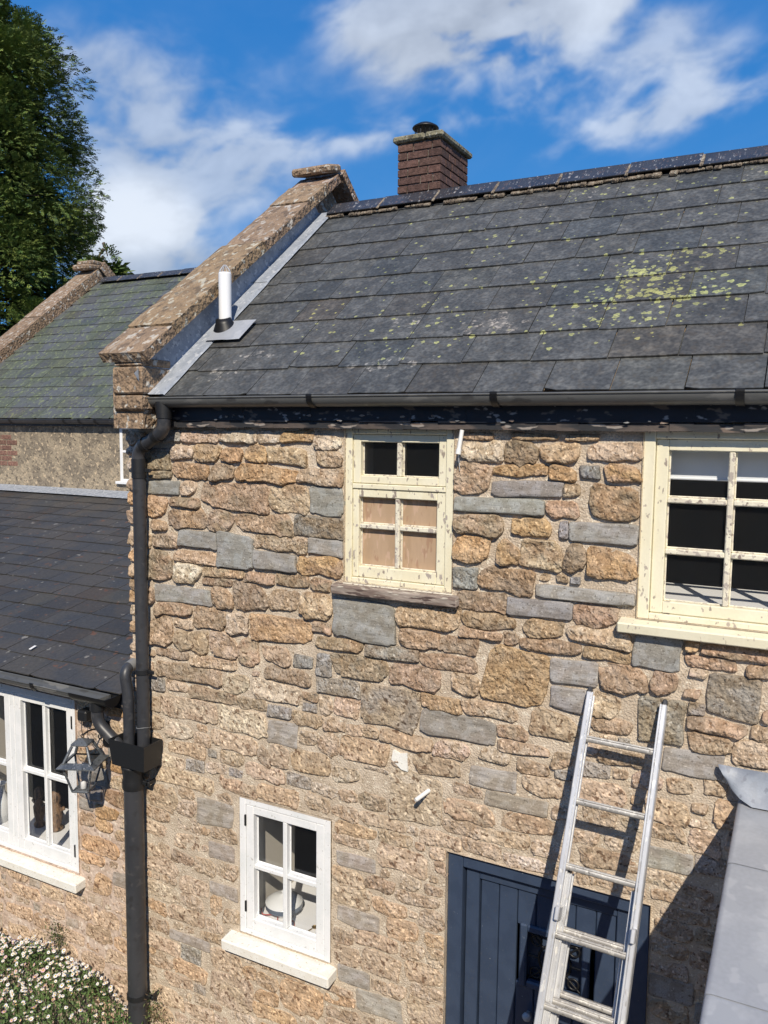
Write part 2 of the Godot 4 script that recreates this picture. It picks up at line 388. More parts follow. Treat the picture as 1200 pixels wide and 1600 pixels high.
# albedo of the main roof in roof coordinates: slate grain, pale patches, yellow lichen discs
const RX0 := -3.7
const RW := 5.4
const RS := 2.7
func roof_material() -> StandardMaterial3D:
	var w := 1792
	var h := 896
	var a := noise_bytes(w, h, 0.012, 4, FastNoiseLite.TYPE_SIMPLEX_SMOOTH, 401)
	var b := noise_bytes(w, h, 0.11, 3, FastNoiseLite.TYPE_SIMPLEX_SMOOTH, 402)
	var d := noise_bytes(w, h, 0.03, 4, FastNoiseLite.TYPE_SIMPLEX_SMOOTH, 403)
	var e := noise_bytes(w, h, 0.05, 3, FastNoiseLite.TYPE_SIMPLEX_SMOOTH, 404)
	var out := PackedFloat32Array()
	out.resize(w * h * 3)
	for i in w * h:
		var t := sm(0.3, 0.7, a[i] / 255.0)
		var g := 1.0 + 0.5 * (b[i] / 127.5 - 1.0)
		var pale := sm(0.52, 0.78, d[i] / 255.0) * 0.20 * (0.3 + 0.7 * b[i] / 255.0)
		var brown := sm(0.60, 0.72, e[i] / 255.0) * 0.4
		var r0 := lerpf(0.057, 0.082, t) * g
		var g0 := lerpf(0.060, 0.085, t) * g
		var b0 := lerpf(0.061, 0.085, t) * g
		out[i * 3] = lerpf(lerpf(r0, 0.085, brown), 0.36, pale)
		out[i * 3 + 1] = lerpf(lerpf(g0, 0.074, brown), 0.36, pale)
		out[i * 3 + 2] = lerpf(lerpf(b0, 0.058, brown), 0.34, pale)
	var r := RandomNumberGenerator.new()
	r.seed = 77
	# lichen: (roof x, s along the slope, spread x, spread s, number, radius, colour kind)
	var groups := [[-0.86, 1.06, 0.20, 0.12, 80, 0.014, 0], [-0.70, 0.84, 0.20, 0.09, 75, 0.014, 0], [-0.66, 1.28, 0.24, 0.10, 46, 0.013, 0], [-0.95, 0.82, 0.2, 0.1, 46, 0.013, 0],
		[-0.72, 0.60, 0.3, 0.12, 34, 0.012, 0], [-0.40, 0.95, 0.2, 0.2, 40, 0.013, 0], [0.2, 1.7, 0.3, 0.3, 36, 0.016, 0], [0.05, 1.5, 0.2, 0.3, 24, 0.015, 0], [-1.15, 1.0, 0.3, 0.25, 60, 0.012, 0], [-1.1, 0.6, 0.3, 0.2, 50, 0.011, 0],
		[-1.9, 0.75, 0.5, 0.25, 80, 0.011, 0], [-2.2, 0.45, 0.35, 0.12, 30, 0.010, 0], [-2.0, 1.5, 0.8, 0.5, 140, 0.009, 0], [-0.8, 1.9, 0.7, 0.4, 110, 0.010, 0], [-1.4, 2.2, 1.2, 0.15, 70, 0.010, 0], [-2.7, 0.8, 0.4, 0.4, 50, 0.009, 0],
		[-1.55, 0.62, 0.13, 0.08, 26, 0.03, 1], [-2.05, 0.28, 0.13, 0.09, 18, 0.024, 1], [-3.15, 0.25, 0.12, 0.08, 18, 0.018, 1], [-3.0, 0.42, 0.12, 0.06, 12, 0.018, 1], [-2.1, 0.70, 0.1, 0.05, 10, 0.024, 1], [-1.2, 2.2, 0.5, 0.1, 20, 0.016, 1], [-0.2, 2.25, 0.3, 0.1, 22, 0.018, 1], [-1.0, 1.3, 1.5, 0.8, 60, 0.010, 1], [0.1, 0.5, 0.3, 0.4, 24, 0.012, 0]]
	for q in groups:
		for k in int(q[4] * (0.62 if q[6] == 0 and q[3] > 0.13 else 1.0)):
			var cx := (r.randfn(q[0], q[2] * 0.6) - RX0) / RW * w
			var cy := r.randfn(q[1], q[3] * 0.6) / RS * h
			var rad: float = q[5] * (0.35 + 1.1 * pow(r.randf(), 1.6)) / RW * w
			var kx := r.randf_range(0.85, 1.15)
			var lob := r.randf_range(0, TAU)
			var lum := r.randf_range(0.75, 1.1)
			for y in range(int(cy - rad * 1.4) - 1, int(cy + rad * 1.4) + 2):
				if y < 0 or y >= h: continue
				for x in range(int(cx - rad * 1.8) - 1, int(cx + rad * 1.8) + 2):
					if x < 0 or x >= w: continue
					var dx := (x - cx) / kx
					var dy := y - cy
					var an := atan2(dy, dx)
					var rr := rad * (1.0 + 0.16 * sin(3.0 * an + lob) + 0.12 * sin(5.0 * an - lob * 2.0))
					var f := sqrt(dx * dx + dy * dy) / maxf(rr, 0.5)
					if f > 1.0: continue
					var i := y * w + x
					var cov := (0.85 if f > 0.55 else 0.62) * (0.6 + 0.4 * b[i] / 255.0) * sm(1.0, 0.85, f)
					if q[6] == 1: cov *= 0.8 * sm(0.4, 0.6, e[i] / 255.0) * sm(0.35, 0.6, b[i] / 255.0) + 0.12
					var c := Color(0.52, 0.54, 0.20) if q[6] == 0 else Color(0.44, 0.41, 0.37)
					for z in 3: out[i * 3 + z] = lerpf(out[i * 3 + z], c[z] * lum, cov)
	var m := StandardMaterial3D.new()
	m.albedo_texture = tex_from(w, h, out)
	m.vertex_color_use_as_albedo = true
	m.roughness = 0.62
	return m

# ------------------------------------------------------------ rubble walls
# Stones read off the photograph: origin x, y and scale of the view they were measured in, then centre x, centre y, width, height, kind for each.
# kinds: 0 ochre, 1 brown, 2 tan, 3 blue-grey, 4 dark, 5 pinkish, 6 pale
func stone_views() -> Array:
	return [
	[500, 920, 4.0, [280,200,375,230,3, 675,185,400,140,2, 1020,75,290,120,1, 1040,195,330,105,1, 1010,290,250,72,1, 615,305,235,125,1, 865,345,225,130,1, 125,340,270,80,1, 455,400,320,85,4, 800,460,330,95,1,
		255,490,330,135,4, 620,545,355,150,1, 30,480,90,130,3, 900,600,170,130,2, 440,740,350,220,4, 755,715,230,95,0, 860,870,440,165,3, 1060,750,320,110,2, 120,610,250,105,4, 35,720,75,115,5, 170,745,150,115,5,
		100,850,150,80,2, 210,880,110,65,2, 320,890,90,65,2, 280,1010,300,150,0, 60,960,120,140,2, 540,945,310,105,1, 830,1010,220,130,5, 730,1110,280,130,1, 1090,1035,170,85,6]],
	[760, 920, 4.0, [620,50,600,100,3, 330,115,390,125,3, 710,160,320,140,1, 60,75,130,110,1, 110,205,230,95,0, 365,250,235,115,1, 45,290,90,80,1, 160,310,100,70,1, 400,355,370,90,1, 695,285,385,115,2, 755,410,290,78,1,
		1065,390,270,200,3, 540,520,300,140,3, 855,565,290,160,1, 1115,590,170,150,1, 195,550,395,350,0, 515,690,210,135,3, 750,720,180,145,2, 770,850,250,90,1, 415,850,290,160,2, 125,770,260,95,2, 160,900,200,85,1]],
	[1000, 960, 5.715, [170,360,420,250,3, 470,285,110,95,0, 860,330,580,140,1, 630,430,410,110,1, 530,520,170,80,5, 1060,510,220,120,1, 320,640,450,210,1, 840,740,470,360,4, 205,950,420,380,4, 500,840,160,110,4, 680,1000,530,130,1,
		640,1150,360,160,1, 1080,1060,190,140,2, 470,1330,500,230,3, 1000,1240,340,200,5, 350,1540,220,120,1, 680,1550,200,150,2, 1125,690,90,150,1, 1130,910,90,100,1]],
	[200, 640, 3.0, [340,122,165,66,5, 518,122,170,68,6, 665,133,98,55,6, 798,125,145,50,0, 938,150,125,68,6, 205,110,90,75,3, 258,205,95,60,6, 375,208,115,80,1, 488,212,88,73,0, 602,208,98,80,0, 750,225,170,88,2, 945,230,110,80,5,
		138,230,115,95,4, 290,283,155,83,0, 448,293,105,86,1, 650,300,270,90,0, 905,310,200,80,2, 158,306,100,35,4, 172,367,130,60,3, 288,365,65,60,2, 500,405,310,120,1, 755,425,180,145,2, 935,430,150,128,3,
		135,455,95,92,0, 275,435,145,50,1, 280,510,170,85,1, 435,520,120,100,5, 640,527,255,100,1, 895,545,225,98,4, 150,545,65,45,1, 180,620,115,68,5, 330,607,170,75,3, 505,668,160,155,3, 720,628,235,70,5, 692,710,190,80,3, 925,648,155,76,3,
		155,730,125,128,4, 315,688,195,64,2, 285,765,120,90,6, 450,760,175,55,1, 420,808,130,38,1, 615,788,130,48,1, 770,797,140,60,1, 905,735,205,90,0, 905,825,95,58,1, 105,870,40,70,1, 262,872,255,75,3, 447,882,92,92,1, 575,885,150,128,4,
		725,892,130,95,2, 215,937,160,60,1, 262,1000,85,46,2, 390,982,150,105,1, 515,1000,100,98,6, 885,925,145,125,2, 722,1025,270,125,0, 908,1020,85,48,1, 155,1035,112,140,1, 305,1090,150,98,1, 210,1140,140,46,1, 450,1105,125,130,2, 570,1140,90,125,1, 700,1155,120,80,5]],
	[500, 640, 3.0, [740,115,140,48,4, 1010,118,200,48,1, 760,195,185,92,6, 950,200,145,102,1, 1120,205,160,92,2, 718,320,160,130,2, 940,283,240,56,0, 1140,300,120,68,0, 968,372,315,72,3, 1180,375,70,60,2, 840,452,400,68,3, 1130,470,150,88,1,
		740,535,230,96,1, 1005,550,205,92,0, 1170,570,90,88,3, 710,655,165,122,0, 880,668,100,116,0, 1045,680,195,130,2, 1190,690,100,145,1, 680,790,125,96,3, 880,795,250,110,1, 1115,830,195,92,3, 760,895,220,80,1, 1025,925,290,88,3]],
	[860, 640, 3.529, [180,140,170,78,1, 390,135,180,58,4, 90,250,190,88,1, 355,230,290,100,5, 140,350,260,76,0, 405,355,200,88,0, 140,440,130,76,1, 360,520,270,180,1, 105,555,180,96,1, 268,685,430,115,3, 10,655,60,90,0, 120,820,140,160,1, 345,855,260,155,0]],
	[680, 1040, 3.0, [100,25,90,58,4, 25,70,60,88,1, 135,85,120,105,2, 50,180,125,85,1, 360,315,150,70,1, 410,390,225,52,2, 90,400,150,105,6, 255,415,160,64,6, 80,500,180,105,1, 270,530,200,95,3, 460,480,140,56,1, 600,440,90,75,1, 500,565,180,90,2,
		740,390,70,48,6, 870,430,200,66,4, 150,590,130,55,1, 380,650,270,85,3, 155,680,220,120,1, 770,600,230,110,5, 440,745,240,75,1, 120,755,160,85,2, 770,705,150,90,1, 330,810,220,72,2, 1090,690,190,110,2, 210,850,200,72,1, 540,870,180,62,6,
		690,810,150,72,2, 820,910,260,95,1, 1080,770,170,90,1, 1090,910,220,95,3, 420,925,200,60,6, 1060,1010,180,80,6, 1120,1075,200,74,1]],
	[960, 1160, 3.6375, [330,400,200,95,0, 280,500,160,90,1, 480,470,100,55,6, 520,570,170,160,5, 560,700,200,120,4, 470,860,180,75,1, 400,980,260,80,1, 560,960,150,90,2, 350,1070,220,90,1, 520,1110,160,80,4, 330,1180,240,90,1, 300,1290,220,90,2, 480,1230,170,90,1, 320,1400,240,130,3, 290,1530,240,110,1]],
	[330, 1220, 3.0, [310,65,190,70,0, 60,250,110,58,1, 50,335,110,72,3, 60,420,110,75,2, 60,515,120,56,3, 30,590,60,85,0, 90,630,80,65,2, 530,45,120,55,6, 640,70,90,55,2, 620,150,130,62,2, 680,230,190,52,0, 650,280,170,52,2, 860,270,150,62,2, 680,385,170,68,3,
		930,225,70,46,6, 1085,280,200,62,2, 900,370,220,110,5, 1060,340,80,55,2, 1095,410,90,65,0, 640,450,150,72,2, 650,540,180,75,2, 790,480,140,70,1, 960,560,200,60,2, 840,595,150,60,0, 690,650,180,82,3, 1060,660,160,95,4, 900,700,140,90,0,
		610,730,90,64,1, 770,745,190,68,1, 640,820,120,80,1, 790,855,170,95,1, 950,810,110,72,2, 1060,840,130,80,2, 670,920,160,80,3, 780,960,80,55,2, 600,970,130,62,2, 1020,910,220,90,2, 780,1050,210,100,3, 1030,1000,190,60,2, 600,1020,160,52,0,
		870,990,90,55,1, 620,1100,150,52,1, 1020,1085,210,95,5, 70,850,140,95,5, 260,945,110,62,0, 185,900,70,54,0, 100,990,190,150,5, 255,1020,110,72,0, 430,1020,210,140,0, 300,1095,190,76,0, 330,890,190,50,0, 150,1110,110,55,6]],
	[200, 960, 2.4, [230,210,230,72,1, 320,185,160,56,2, 405,262,95,72,6, 110,262,55,48,3, 185,268,80,38,5, 600,232,160,56,1, 1150,175,100,54,1, 320,300,160,52,4, 555,290,170,75,6, 708,325,110,82,5, 780,270,175,66,4, 230,355,195,78,2, 465,335,105,45,1, 430,400,165,90,6,
		570,365,90,42,3, 670,395,110,54,2, 820,345,90,64,5, 200,440,110,54,6, 275,470,70,46,2, 395,480,160,66,2, 580,445,100,82,3, 725,470,145,86,1, 225,505,140,52,2, 150,555,110,54,6, 330,575,80,58,6, 395,545,90,62,2, 510,525,55,70,4, 570,530,85,78,1,
		680,555,150,76,1, 510,590,140,56,5, 220,615,230,70,2, 415,640,150,62,1, 570,665,160,70,0, 720,640,150,75,5, 820,600,90,54,6, 645,625,90,45,3, 935,600,90,54,6, 920,695,90,88,4, 1070,690,200,200,6, 830,670,60,55,2, 820,735,130,56,2, 720,710,100,60,2,
		960,770,180,60,5, 130,690,115,92,2, 215,670,60,42,2, 225,730,70,64,2, 325,745,130,85,3, 230,790,80,54,2, 350,680,70,38,2, 1165,320,100,50,2]],
	[0, 1250, 3.0, [740,60,100,62,0, 760,230,130,70,1, 850,90,120,80,2, 850,270,140,54,1, 960,310,130,70,2, 760,310,140,62,2, 960,470,170,95,0, 760,430,150,70,6, 730,490,90,62,0, 870,540,150,70,1, 1080,545,90,72,2, 760,590,110,54,1, 880,650,200,52,3,
		1000,650,110,52,1, 780,680,150,60,2, 890,720,100,70,3, 1040,740,180,78,5, 750,760,120,46,2, 890,800,150,70,0, 840,850,120,54,2, 800,930,160,80,2, 920,990,150,60,2, 760,1000,100,70,2,
		500,60,100,54,0, 410,90,60,54,2, 470,220,160,80,0, 430,270,110,52,0, 490,115,70,52,0, 480,400,70,90,0, 250,520,90,52,5, 120,430,120,50,5, 200,470,100,44,2, 90,520,110,50,0]],
	]

const OPEN_MAIN := [[-2.278, -1.626, -0.838, 0.012], [-0.69, 0.33, -0.86, 0.016], [-3.012, -2.352, -3.125, -2.248], [-1.626, -0.566, -4.6, -2.243]]
const OPEN_LEAN := [[-5.80, -4.42, -3.135, -1.87]]

func kind_colour(k: int) -> Color:
	var c: Color = [Color(0.455, 0.31, 0.18), Color(0.365, 0.266, 0.182), Color(0.435, 0.35, 0.26), Color(0.275, 0.27, 0.26), Color(0.275, 0.225, 0.165), Color(0.43, 0.335, 0.26), Color(0.51, 0.455, 0.38)][k]
	var l := rnd(0.80, 1.18)
	return Color(c.r * l * rnd(0.96, 1.05), c.g * l, c.b * l * rnd(0.92, 1.06))

# one rubble stone: an uneven outline set into the joint and a hewn face standing proud of it
func stone_into(mb: MB, x: float, y: float, w: float, h: float, proud: float, kind: int, z0 := 0.0, blend := 0.0):
	var sv := mb.v.size()
	var si := mb.ix.size()
	var N := 44
	var a := w * 0.5
	var b := h * 0.5
	var grey := kind == 3 or (kind == 4 and rng.randf() < 0.4)
	var p := rnd(9.0, 16.0) if grey else rnd(4.0, 9.0)
	var seed_o := rnd(-500, 500)
	var wedge := rnd(-0.16, 0.16) * (0.4 if grey else 1.0)
	var lean := rnd(-0.22, 0.22) * (0.4 if grey else 1.0)
	var rot := rnd(-0.05, 0.05)
	var cuts := []
	for q in 4: cuts.append((rnd(0.0, 0.25) if grey else (rnd(0.15, 0.8) if rng.randf() < 0.55 else rnd(0.0, 0.3))) * b)
	var rag := minf(h * (0.06 if grey else 0.11), 0.013)
	var bed := kind_colour(2).lerp(Color(0.50, 0.41, 0.335), 0.75)
	var base := kind_colour(kind).lerp(bed, blend) * (1.0 / 0.58)
	var alt := kind_colour([1, 4, 1, 4, 1, 2, 2][kind] if not grey else 3).lerp(bed, blend) * (1.0 / 0.58)
	var tilt_x := rnd(-0.05, 0.05)
	var hang := rnd(0.1, 0.5) if grey else rnd(0.25, 0.75)
	var amp := 0.003 if grey else 0.0105
	amp *= clampf(proud / 0.020, 0.5, 1.2)
	var ins := minf(b, a)
	var rings := [[0.0, -0.016], [0.0, proud * 0.45], [minf(0.0025, ins * 0.08), proud * 0.86], [minf(0.008, ins * 0.2), proud * 0.98]]
	var in0 := minf(0.008, ins * 0.2)
	for f in [0.84, 0.66, 0.46, 0.25]: rings.append([-f, proud])
	var outline := []
	for k in N:
		var th := TAU * k / N
		var ct := cos(th)
		var st := sin(th)
		var X := signf(ct) * pow(absf(ct), 2.0 / p) * a
		var Y := signf(st) * pow(absf(st), 2.0 / p) * b
		var c: float = cuts[(0 if ct > 0 else 1) + (0 if st > 0 else 2)]
		var over := c - ((a - absf(X)) * 0.8 + (b - absf(Y)))
		if over > 0.0:
			X -= signf(X) * over * 0.5; Y -= signf(Y) * over * 0.5
		var r1 := nrel.get_noise_3d(seed_o + X * 900.0, Y * 900.0, 3.0)
		var r2 := nrel.get_noise_3d(seed_o + X * 3200.0, Y * 3200.0, 9.0)
		var d := Vector2(X / a, Y / b)
		var wide := rag * (1.35 if Y < 0.0 else 0.9)
		X += d.x * absf(d.x) * (r1 * 1.6 + r2 * 0.5) * rag
		Y += d.y * absf(d.y) * (r1 * 1.8 + r2 * 0.7) * wide
		X += lean * Y; Y *= 1.0 + wedge * (X / a)
		outline.append(Vector2(X, Y).rotated(rot))
	for ri in rings.size():
		var r = rings[ri]
		for k in N:
			var o: Vector2 = outline[k]
			var sx: float
			var sy: float
			if r[0] >= 0.0:
				sx = (a - r[0]) / a; sy = (b - r[0]) / b
			else:
				sx = (a - in0) * -r[0] / a; sy = (b - in0) * -r[0] / b
			var q := Vector2(o.x * sx, o.y * sy)
			var X := x + q.x
			var Y := y + q.y
			var z: float = r[1]
			if ri >= 1:
				var wgt := 0.35 if ri == 1 else (0.8 if ri == 2 else 1.0)
				var rel := nrel.get_noise_3d(X * 420.0, Y * 760.0, seed_o) + 0.6 * nrel.get_noise_3d(X * 1300.0, Y * 2300.0, seed_o + 40.0)
				z *= 1.0 - hang * clampf(q.y / b, -0.4, 1.0)
				z += amp * rel * wgt * 1.5 + tilt_x * q.x * 0.5 * wgt
				z = maxf(z, 0.001 if ri > 1 else -0.004)
			var t := sm(-0.25, 0.35, nz.get_noise_3d(X * 600.0, Y * 800.0, seed_o))
			mb.col = Color(lerpf(base.r, alt.r, t * 0.75), lerpf(base.g, alt.g, t * 0.75), lerpf(base.b, alt.b, t * 0.75))
			mb.vert(Vector3(X, Y, z0 + z), Vector3.BACK)
	var cz := proud + amp * nrel.get_noise_3d(x * 420.0, y * 760.0, seed_o)
	var ci := mb.vert(Vector3(x, y, z0 + maxf(cz, 0.003)), Vector3.BACK)
	for ri in rings.size() - 1:
		for k in N:
			var i0 := sv + ri * N + k
			var i1 := sv + ri * N + (k + 1) % N
			mb.itri(i0, i1, i1 + N); mb.itri(i0, i1 + N, i0 + N)
	var lastr := sv + (rings.size() - 1) * N
	for k in N: mb.itri(lastr + k, lastr + (k + 1) % N, ci)
	mb.smooth_from(sv, si)

# list of stones as [x, y, w, h, kind]; overlaps are trimmed and gaps are filled with smaller rubble
func lay_stones(x0: float, x1: float, y0: float, y1: float, openings: Array, views: Array, fill_x1: float, gap: float) -> Array:
	var out := []
	for vw in views:
		var d = vw[3]
		for i in range(0, d.size(), 5):
			var px: float = vw[0] + d[i] / vw[2]
			var py: float = vw[1] + d[i + 1] / vw[2]
			var w: float = d[i + 2] / vw[2]
			var h: float = d[i + 3] / vw[2]
			var c := hit(px, py)
			var ww := hit(px + w * 0.5, py).x - hit(px - w * 0.5, py).x
			var hh := hit(px, py - h * 0.5).y - hit(px, py + h * 0.5).y
			if c.x < x0 or c.x > x1 or c.y < y0 or c.y > y1: continue
			var dup := false
			for o in out:
				if absf(o[0] - c.x) < (o[2] + ww) * 0.27 and absf(o[1] - c.y) < (o[3] + hh) * 0.30:
					dup = true
					break
			if not dup: out.append([c.x, c.y, ww * 1.10, hh * 1.10, int(d[i + 4])])
	for it in 3:
		for i in out.size():
			for j in range(i + 1, out.size()):
				var a = out[i]
				var b = out[j]
				var ox: float = (a[2] + b[2]) * 0.5 + gap - absf(a[0] - b[0])
				var oy: float = (a[3] + b[3]) * 0.5 + gap - absf(a[1] - b[1])
				if ox <= 0.0 or oy <= 0.0: continue
				var ax := 0 if ox < oy * 1.6 else 1
				var ov: float = minf(ox if ax == 0 else oy, (a[2 + ax] + b[2 + ax]) * 0.4) * 0.5
				var sgn := 1.0 if a[ax] < b[ax] else -1.0
				a[2 + ax] -= ov; a[ax] -= sgn * ov * 0.5
				b[2 + ax] -= ov; b[ax] += sgn * ov * 0.5
	var keep := []
	for a in out:
		for o in openings + [[-99, x0, -99, 99], [x1, 99, -99, 99], [-99, 99, y1, 99]]:
			var ox: float = minf(a[0] + a[2] * 0.5, o[1]) - maxf(a[0] - a[2] * 0.5, o[0]) + 0.006
			var oy: float = minf(a[1] + a[3] * 0.5, o[3]) - maxf(a[1] - a[3] * 0.5, o[2]) + 0.006
			if ox <= 0.0 or oy <= 0.0: continue
			if ox < oy:
				a[2] -= ox; a[0] += ox * 0.5 * (-1.0 if a[0] < (o[0] + o[1]) * 0.5 else 1.0)
			else:
				a[3] -= oy; a[1] += oy * 0.5 * (-1.0 if a[1] < (o[2] + o[3]) * 0.5 else 1.0)
		if a[2] > 0.04 and a[3] > 0.028: keep.append(a)
	# gap filling on a 1 cm grid
	var cell := 0.01
	var gw := int((fill_x1 - x0) / cell)
	var gh := int((y1 - y0) / cell)
	var occ := PackedByteArray()
	occ.resize(gw * gh)
	var mark := func(l, r, b, t):
		for yy in range(clampi(int((b - y0) / cell), 0, gh), clampi(int((t - y0) / cell) + 1, 0, gh)):
			for xx in range(clampi(int((l - x0) / cell), 0, gw), clampi(int((r - x0) / cell) + 1, 0, gw)):
				occ[yy * gw + xx] = 1
	for o in openings: mark.call(o[0], o[1], o[2], o[3])
	for a in keep: mark.call(a[0] - a[2] * 0.5, a[0] + a[2] * 0.5, a[1] - a[3] * 0.5, a[1] + a[3] * 0.5)
	for size in [[0.26, 0.11], [0.19, 0.095], [0.14, 0.08], [0.11, 0.06], [0.08, 0.05], [0.055, 0.04]]:
		var y := y0 + 0.01
		while y < y1 - size[1]:
			var x := x0 + 0.004
			while x < fill_x1 - size[0]:
				var w: float = size[0] * rnd(0.85, 1.1)
				var h: float = size[1] * rnd(0.85, 1.12)
				var free := true
				var ja := clampi(int((y - gap - y0) / cell), 0, gh - 1)
				var jb := clampi(int((y + h + gap - y0) / cell), 0, gh - 1)
				var ia := clampi(int((x - gap - x0) / cell), 0, gw - 1)
				var ib := clampi(int((x + w + gap - x0) / cell), 0, gw - 1)
				for jj in range(ja, jb + 1):
					for ii in [ia, (ia + ib) / 2, ib] if (jj != ja and jj != jb) else range(ia, ib + 1):
						if occ[jj * gw + ii]:
							free = false
							break
					if not free: break
				if free:
					keep.append([x + w * 0.5, y + h * 0.5, w, h, [1, 2, 2, 5, 1, 6, 0, 3, 2][rng.randi() % 9]])
					mark.call(x, x + w, y, y + h)
					x += w
				x += cell * 1.5
			y += cell * 1.5
	return keep

# the bedding the stones are set in, with its openings left open
func wall_sheet(x0: float, x1: float, y0: float, y1: float, openings: Array, step: float, z0: float) -> MB:
	var xs := []
	var ys := []
	var x := x0
	while x < x1 - step * 0.5:
		xs.append(x); x += step
	xs.append(x1)
	var y := y0
	while y < y1 - step * 0.5:
		ys.append(y); y += step
	ys.append(y1)
	for o in openings:
		for e in [o[0], o[1]]:
			if e > x0 and e < x1:
				var done := false
				for i in xs.size():
					if absf(xs[i] - e) < step * 0.45 and i > 0 and i < xs.size() - 1:
						xs[i] = e; done = true
						break
				if not done:
					xs.append(e); xs.sort()
		for e in [o[2], o[3]]:
			if e > y0 and e < y1:
				var done := false
				for i in ys.size():
					if absf(ys[i] - e) < step * 0.45 and i > 0 and i < ys.size() - 1:
						ys[i] = e; done = true
						break
				if not done:
					ys.append(e); ys.sort()
	var mb := MB.new()
	var w := xs.size()
	for j in ys.size():
		for i in w:
			mb.vert(Vector3(xs[i], ys[j], z0 + 0.006 * nrel.get_noise_3d(xs[i] * 300.0, ys[j] * 300.0, 7.0) + 0.003 * nrel.get_noise_3d(xs[i] * 1500.0, ys[j] * 1500.0, 1.0)), Vector3.BACK)
	for j in ys.size() - 1:
		for i in w - 1:
			var cx: float = (xs[i] + xs[i + 1]) * 0.5
			var cy: float = (ys[j] + ys[j + 1]) * 0.5
			var inside := false
			for o in openings:
				if cx > o[0] and cx < o[1] and cy > o[2] and cy < o[3]: inside = true
			if inside: continue
			var p := j * w + i
			mb.itri(p, p + 1, p + w + 1); mb.itri(p, p + w + 1, p + w)
	mb.smooth_from(0, 0)
	return mb

func build_stones(list: Array, wall: Node, most: int, proud_top: float, proud_low: float, y_top: float, y_low: float, z0 := 0.0, tint := Color(1, 1, 1), wash := 0.0):
	list.sort_custom(func(p, q): return p[2] * p[3] > q[2] * q[3])
	var rest := MB.new()
	for i in list.size():
		var s = list[i]
		var pr := lerpf(proud_top, proud_low, sm(y_top, y_low, s[1])) * rnd(0.65, 1.25)
		var low := sm(y_top, y_low, s[1])
		var bl := wash * low * rnd(0.5, 1.2) * (0.7 if s[4] == 3 else 1.0)
		if i < most:
			var mb := MB.new()
			stone_into(mb, s[0], s[1], s[2], s[3], pr, s[4], z0, bl)
			if tint != Color(1, 1, 1):
				for k in mb.c.size(): mb.c[k] = mb.c[k] * tint
			obj("stone", mb, M.stone_grey if s[4] == 3 else (M.stone_low if low > rnd(0.2, 0.7) else M.stone), wall)
		else:
			stone_into(rest, s[0], s[1], s[2], s[3], pr, s[4], z0, bl)
	if rest.v.size():
		var o := obj("small_rubble", rest, M.stone, wall)
		o.set_meta("kind", "stuff")

# ------------------------------------------------------------ slated roofs
# frame: x along the eaves, y up the slope, z out of the roof
func slate_mesh(t: Transform3D, x0: float, x1: float, s0: float, e: float, jag: float, uv_on: bool) -> MB:
	var mb := MB.new()
	var len := e * 1.85
	var th := 0.006
	var lift := 0.013
	var tone := rnd(0.72, 1.32)
	if rng.randf() < 0.10: tone *= rnd(1.2, 1.5)
	var warm := rnd(0.94, 1.06) + (0.08 if rng.randf() < 0.15 else 0.0)
	mb.col = Color(tone * warm, tone, tone / warm)
	var rot := rnd(-0.006, 0.006)
	var drop := rnd(-0.006, 0.006)
	var up := rnd(0.0, 0.004)
	var low := []
	var K := 5
	for k in K + 1:
		var f := float(k) / K
		var y := drop + rnd(-jag, jag)
		if k == 0 or k == K: y += rnd(0.0, 0.016) if rng.randf() < 0.35 else 0.0
		low.append(Vector2(lerpf(x0, x1, f), s0 + y + rot * (f - 0.5) * (x1 - x0) * 4.0))
	var pts := func(p: Vector2, z: float) -> Vector3: return t * Vector3(p.x, p.y, z)
	var uvf := func(p: Vector2) -> Vector2: return Vector2((p.x - RX0) / RW, p.y / RS)
	var zl := lift + th + up
	var mid_s := s0 + e * 0.6
	var zm := lerpf(zl, th, (mid_s - s0) / len)
	for k in K:
		var a: Vector2 = low[k]
		var b: Vector2 = low[k + 1]
		var c := Vector2(b.x, mid_s)
		var d := Vector2(a.x, mid_s)
		var g := Vector2(b.x, s0 + len)
		var h := Vector2(a.x, s0 + len)
		var bow := 0.0012 * sin(PI * k / K)
		mb.quad_uv(pts.call(a, zl + bow), pts.call(b, zl + bow), pts.call(c, zm), pts.call(d, zm), uvf.call(a), uvf.call(b), uvf.call(c), uvf.call(d))
		mb.quad_uv(pts.call(d, zm), pts.call(c, zm), pts.call(g, th), pts.call(h, th), uvf.call(d), uvf.call(c), uvf.call(g), uvf.call(h))
		mb.quad_uv(pts.call(a, zl - th), pts.call(b, zl - th), pts.call(b, zl + bow), pts.call(a, zl + bow), uvf.call(a), uvf.call(b), uvf.call(b), uvf.call(a))
	var l0: Vector2 = low[0]
	var r0: Vector2 = low[K]
	mb.quad_uv(pts.call(r0, zl - th), pts.call(Vector2(r0.x, s0 + len), 0.0), pts.call(Vector2(r0.x, s0 + len), th), pts.call(r0, zl), uvf.call(r0), uvf.call(r0), uvf.call(r0), uvf.call(r0))
	mb.quad_uv(pts.call(Vector2(l0.x, s0 + len), 0.0), pts.call(l0, zl - th), pts.call(l0, zl), pts.call(Vector2(l0.x, s0 + len), th), uvf.call(l0), uvf.call(l0), uvf.call(l0), uvf.call(l0))
	mb.quad_uv(pts.call(Vector2(l0.x, s0 + len), 0.0), pts.call(Vector2(r0.x, s0 + len), 0.0), pts.call(r0, zl - th), pts.call(l0, zl - th), uvf.call(l0), uvf.call(r0), uvf.call(r0), uvf.call(l0))
	return mb

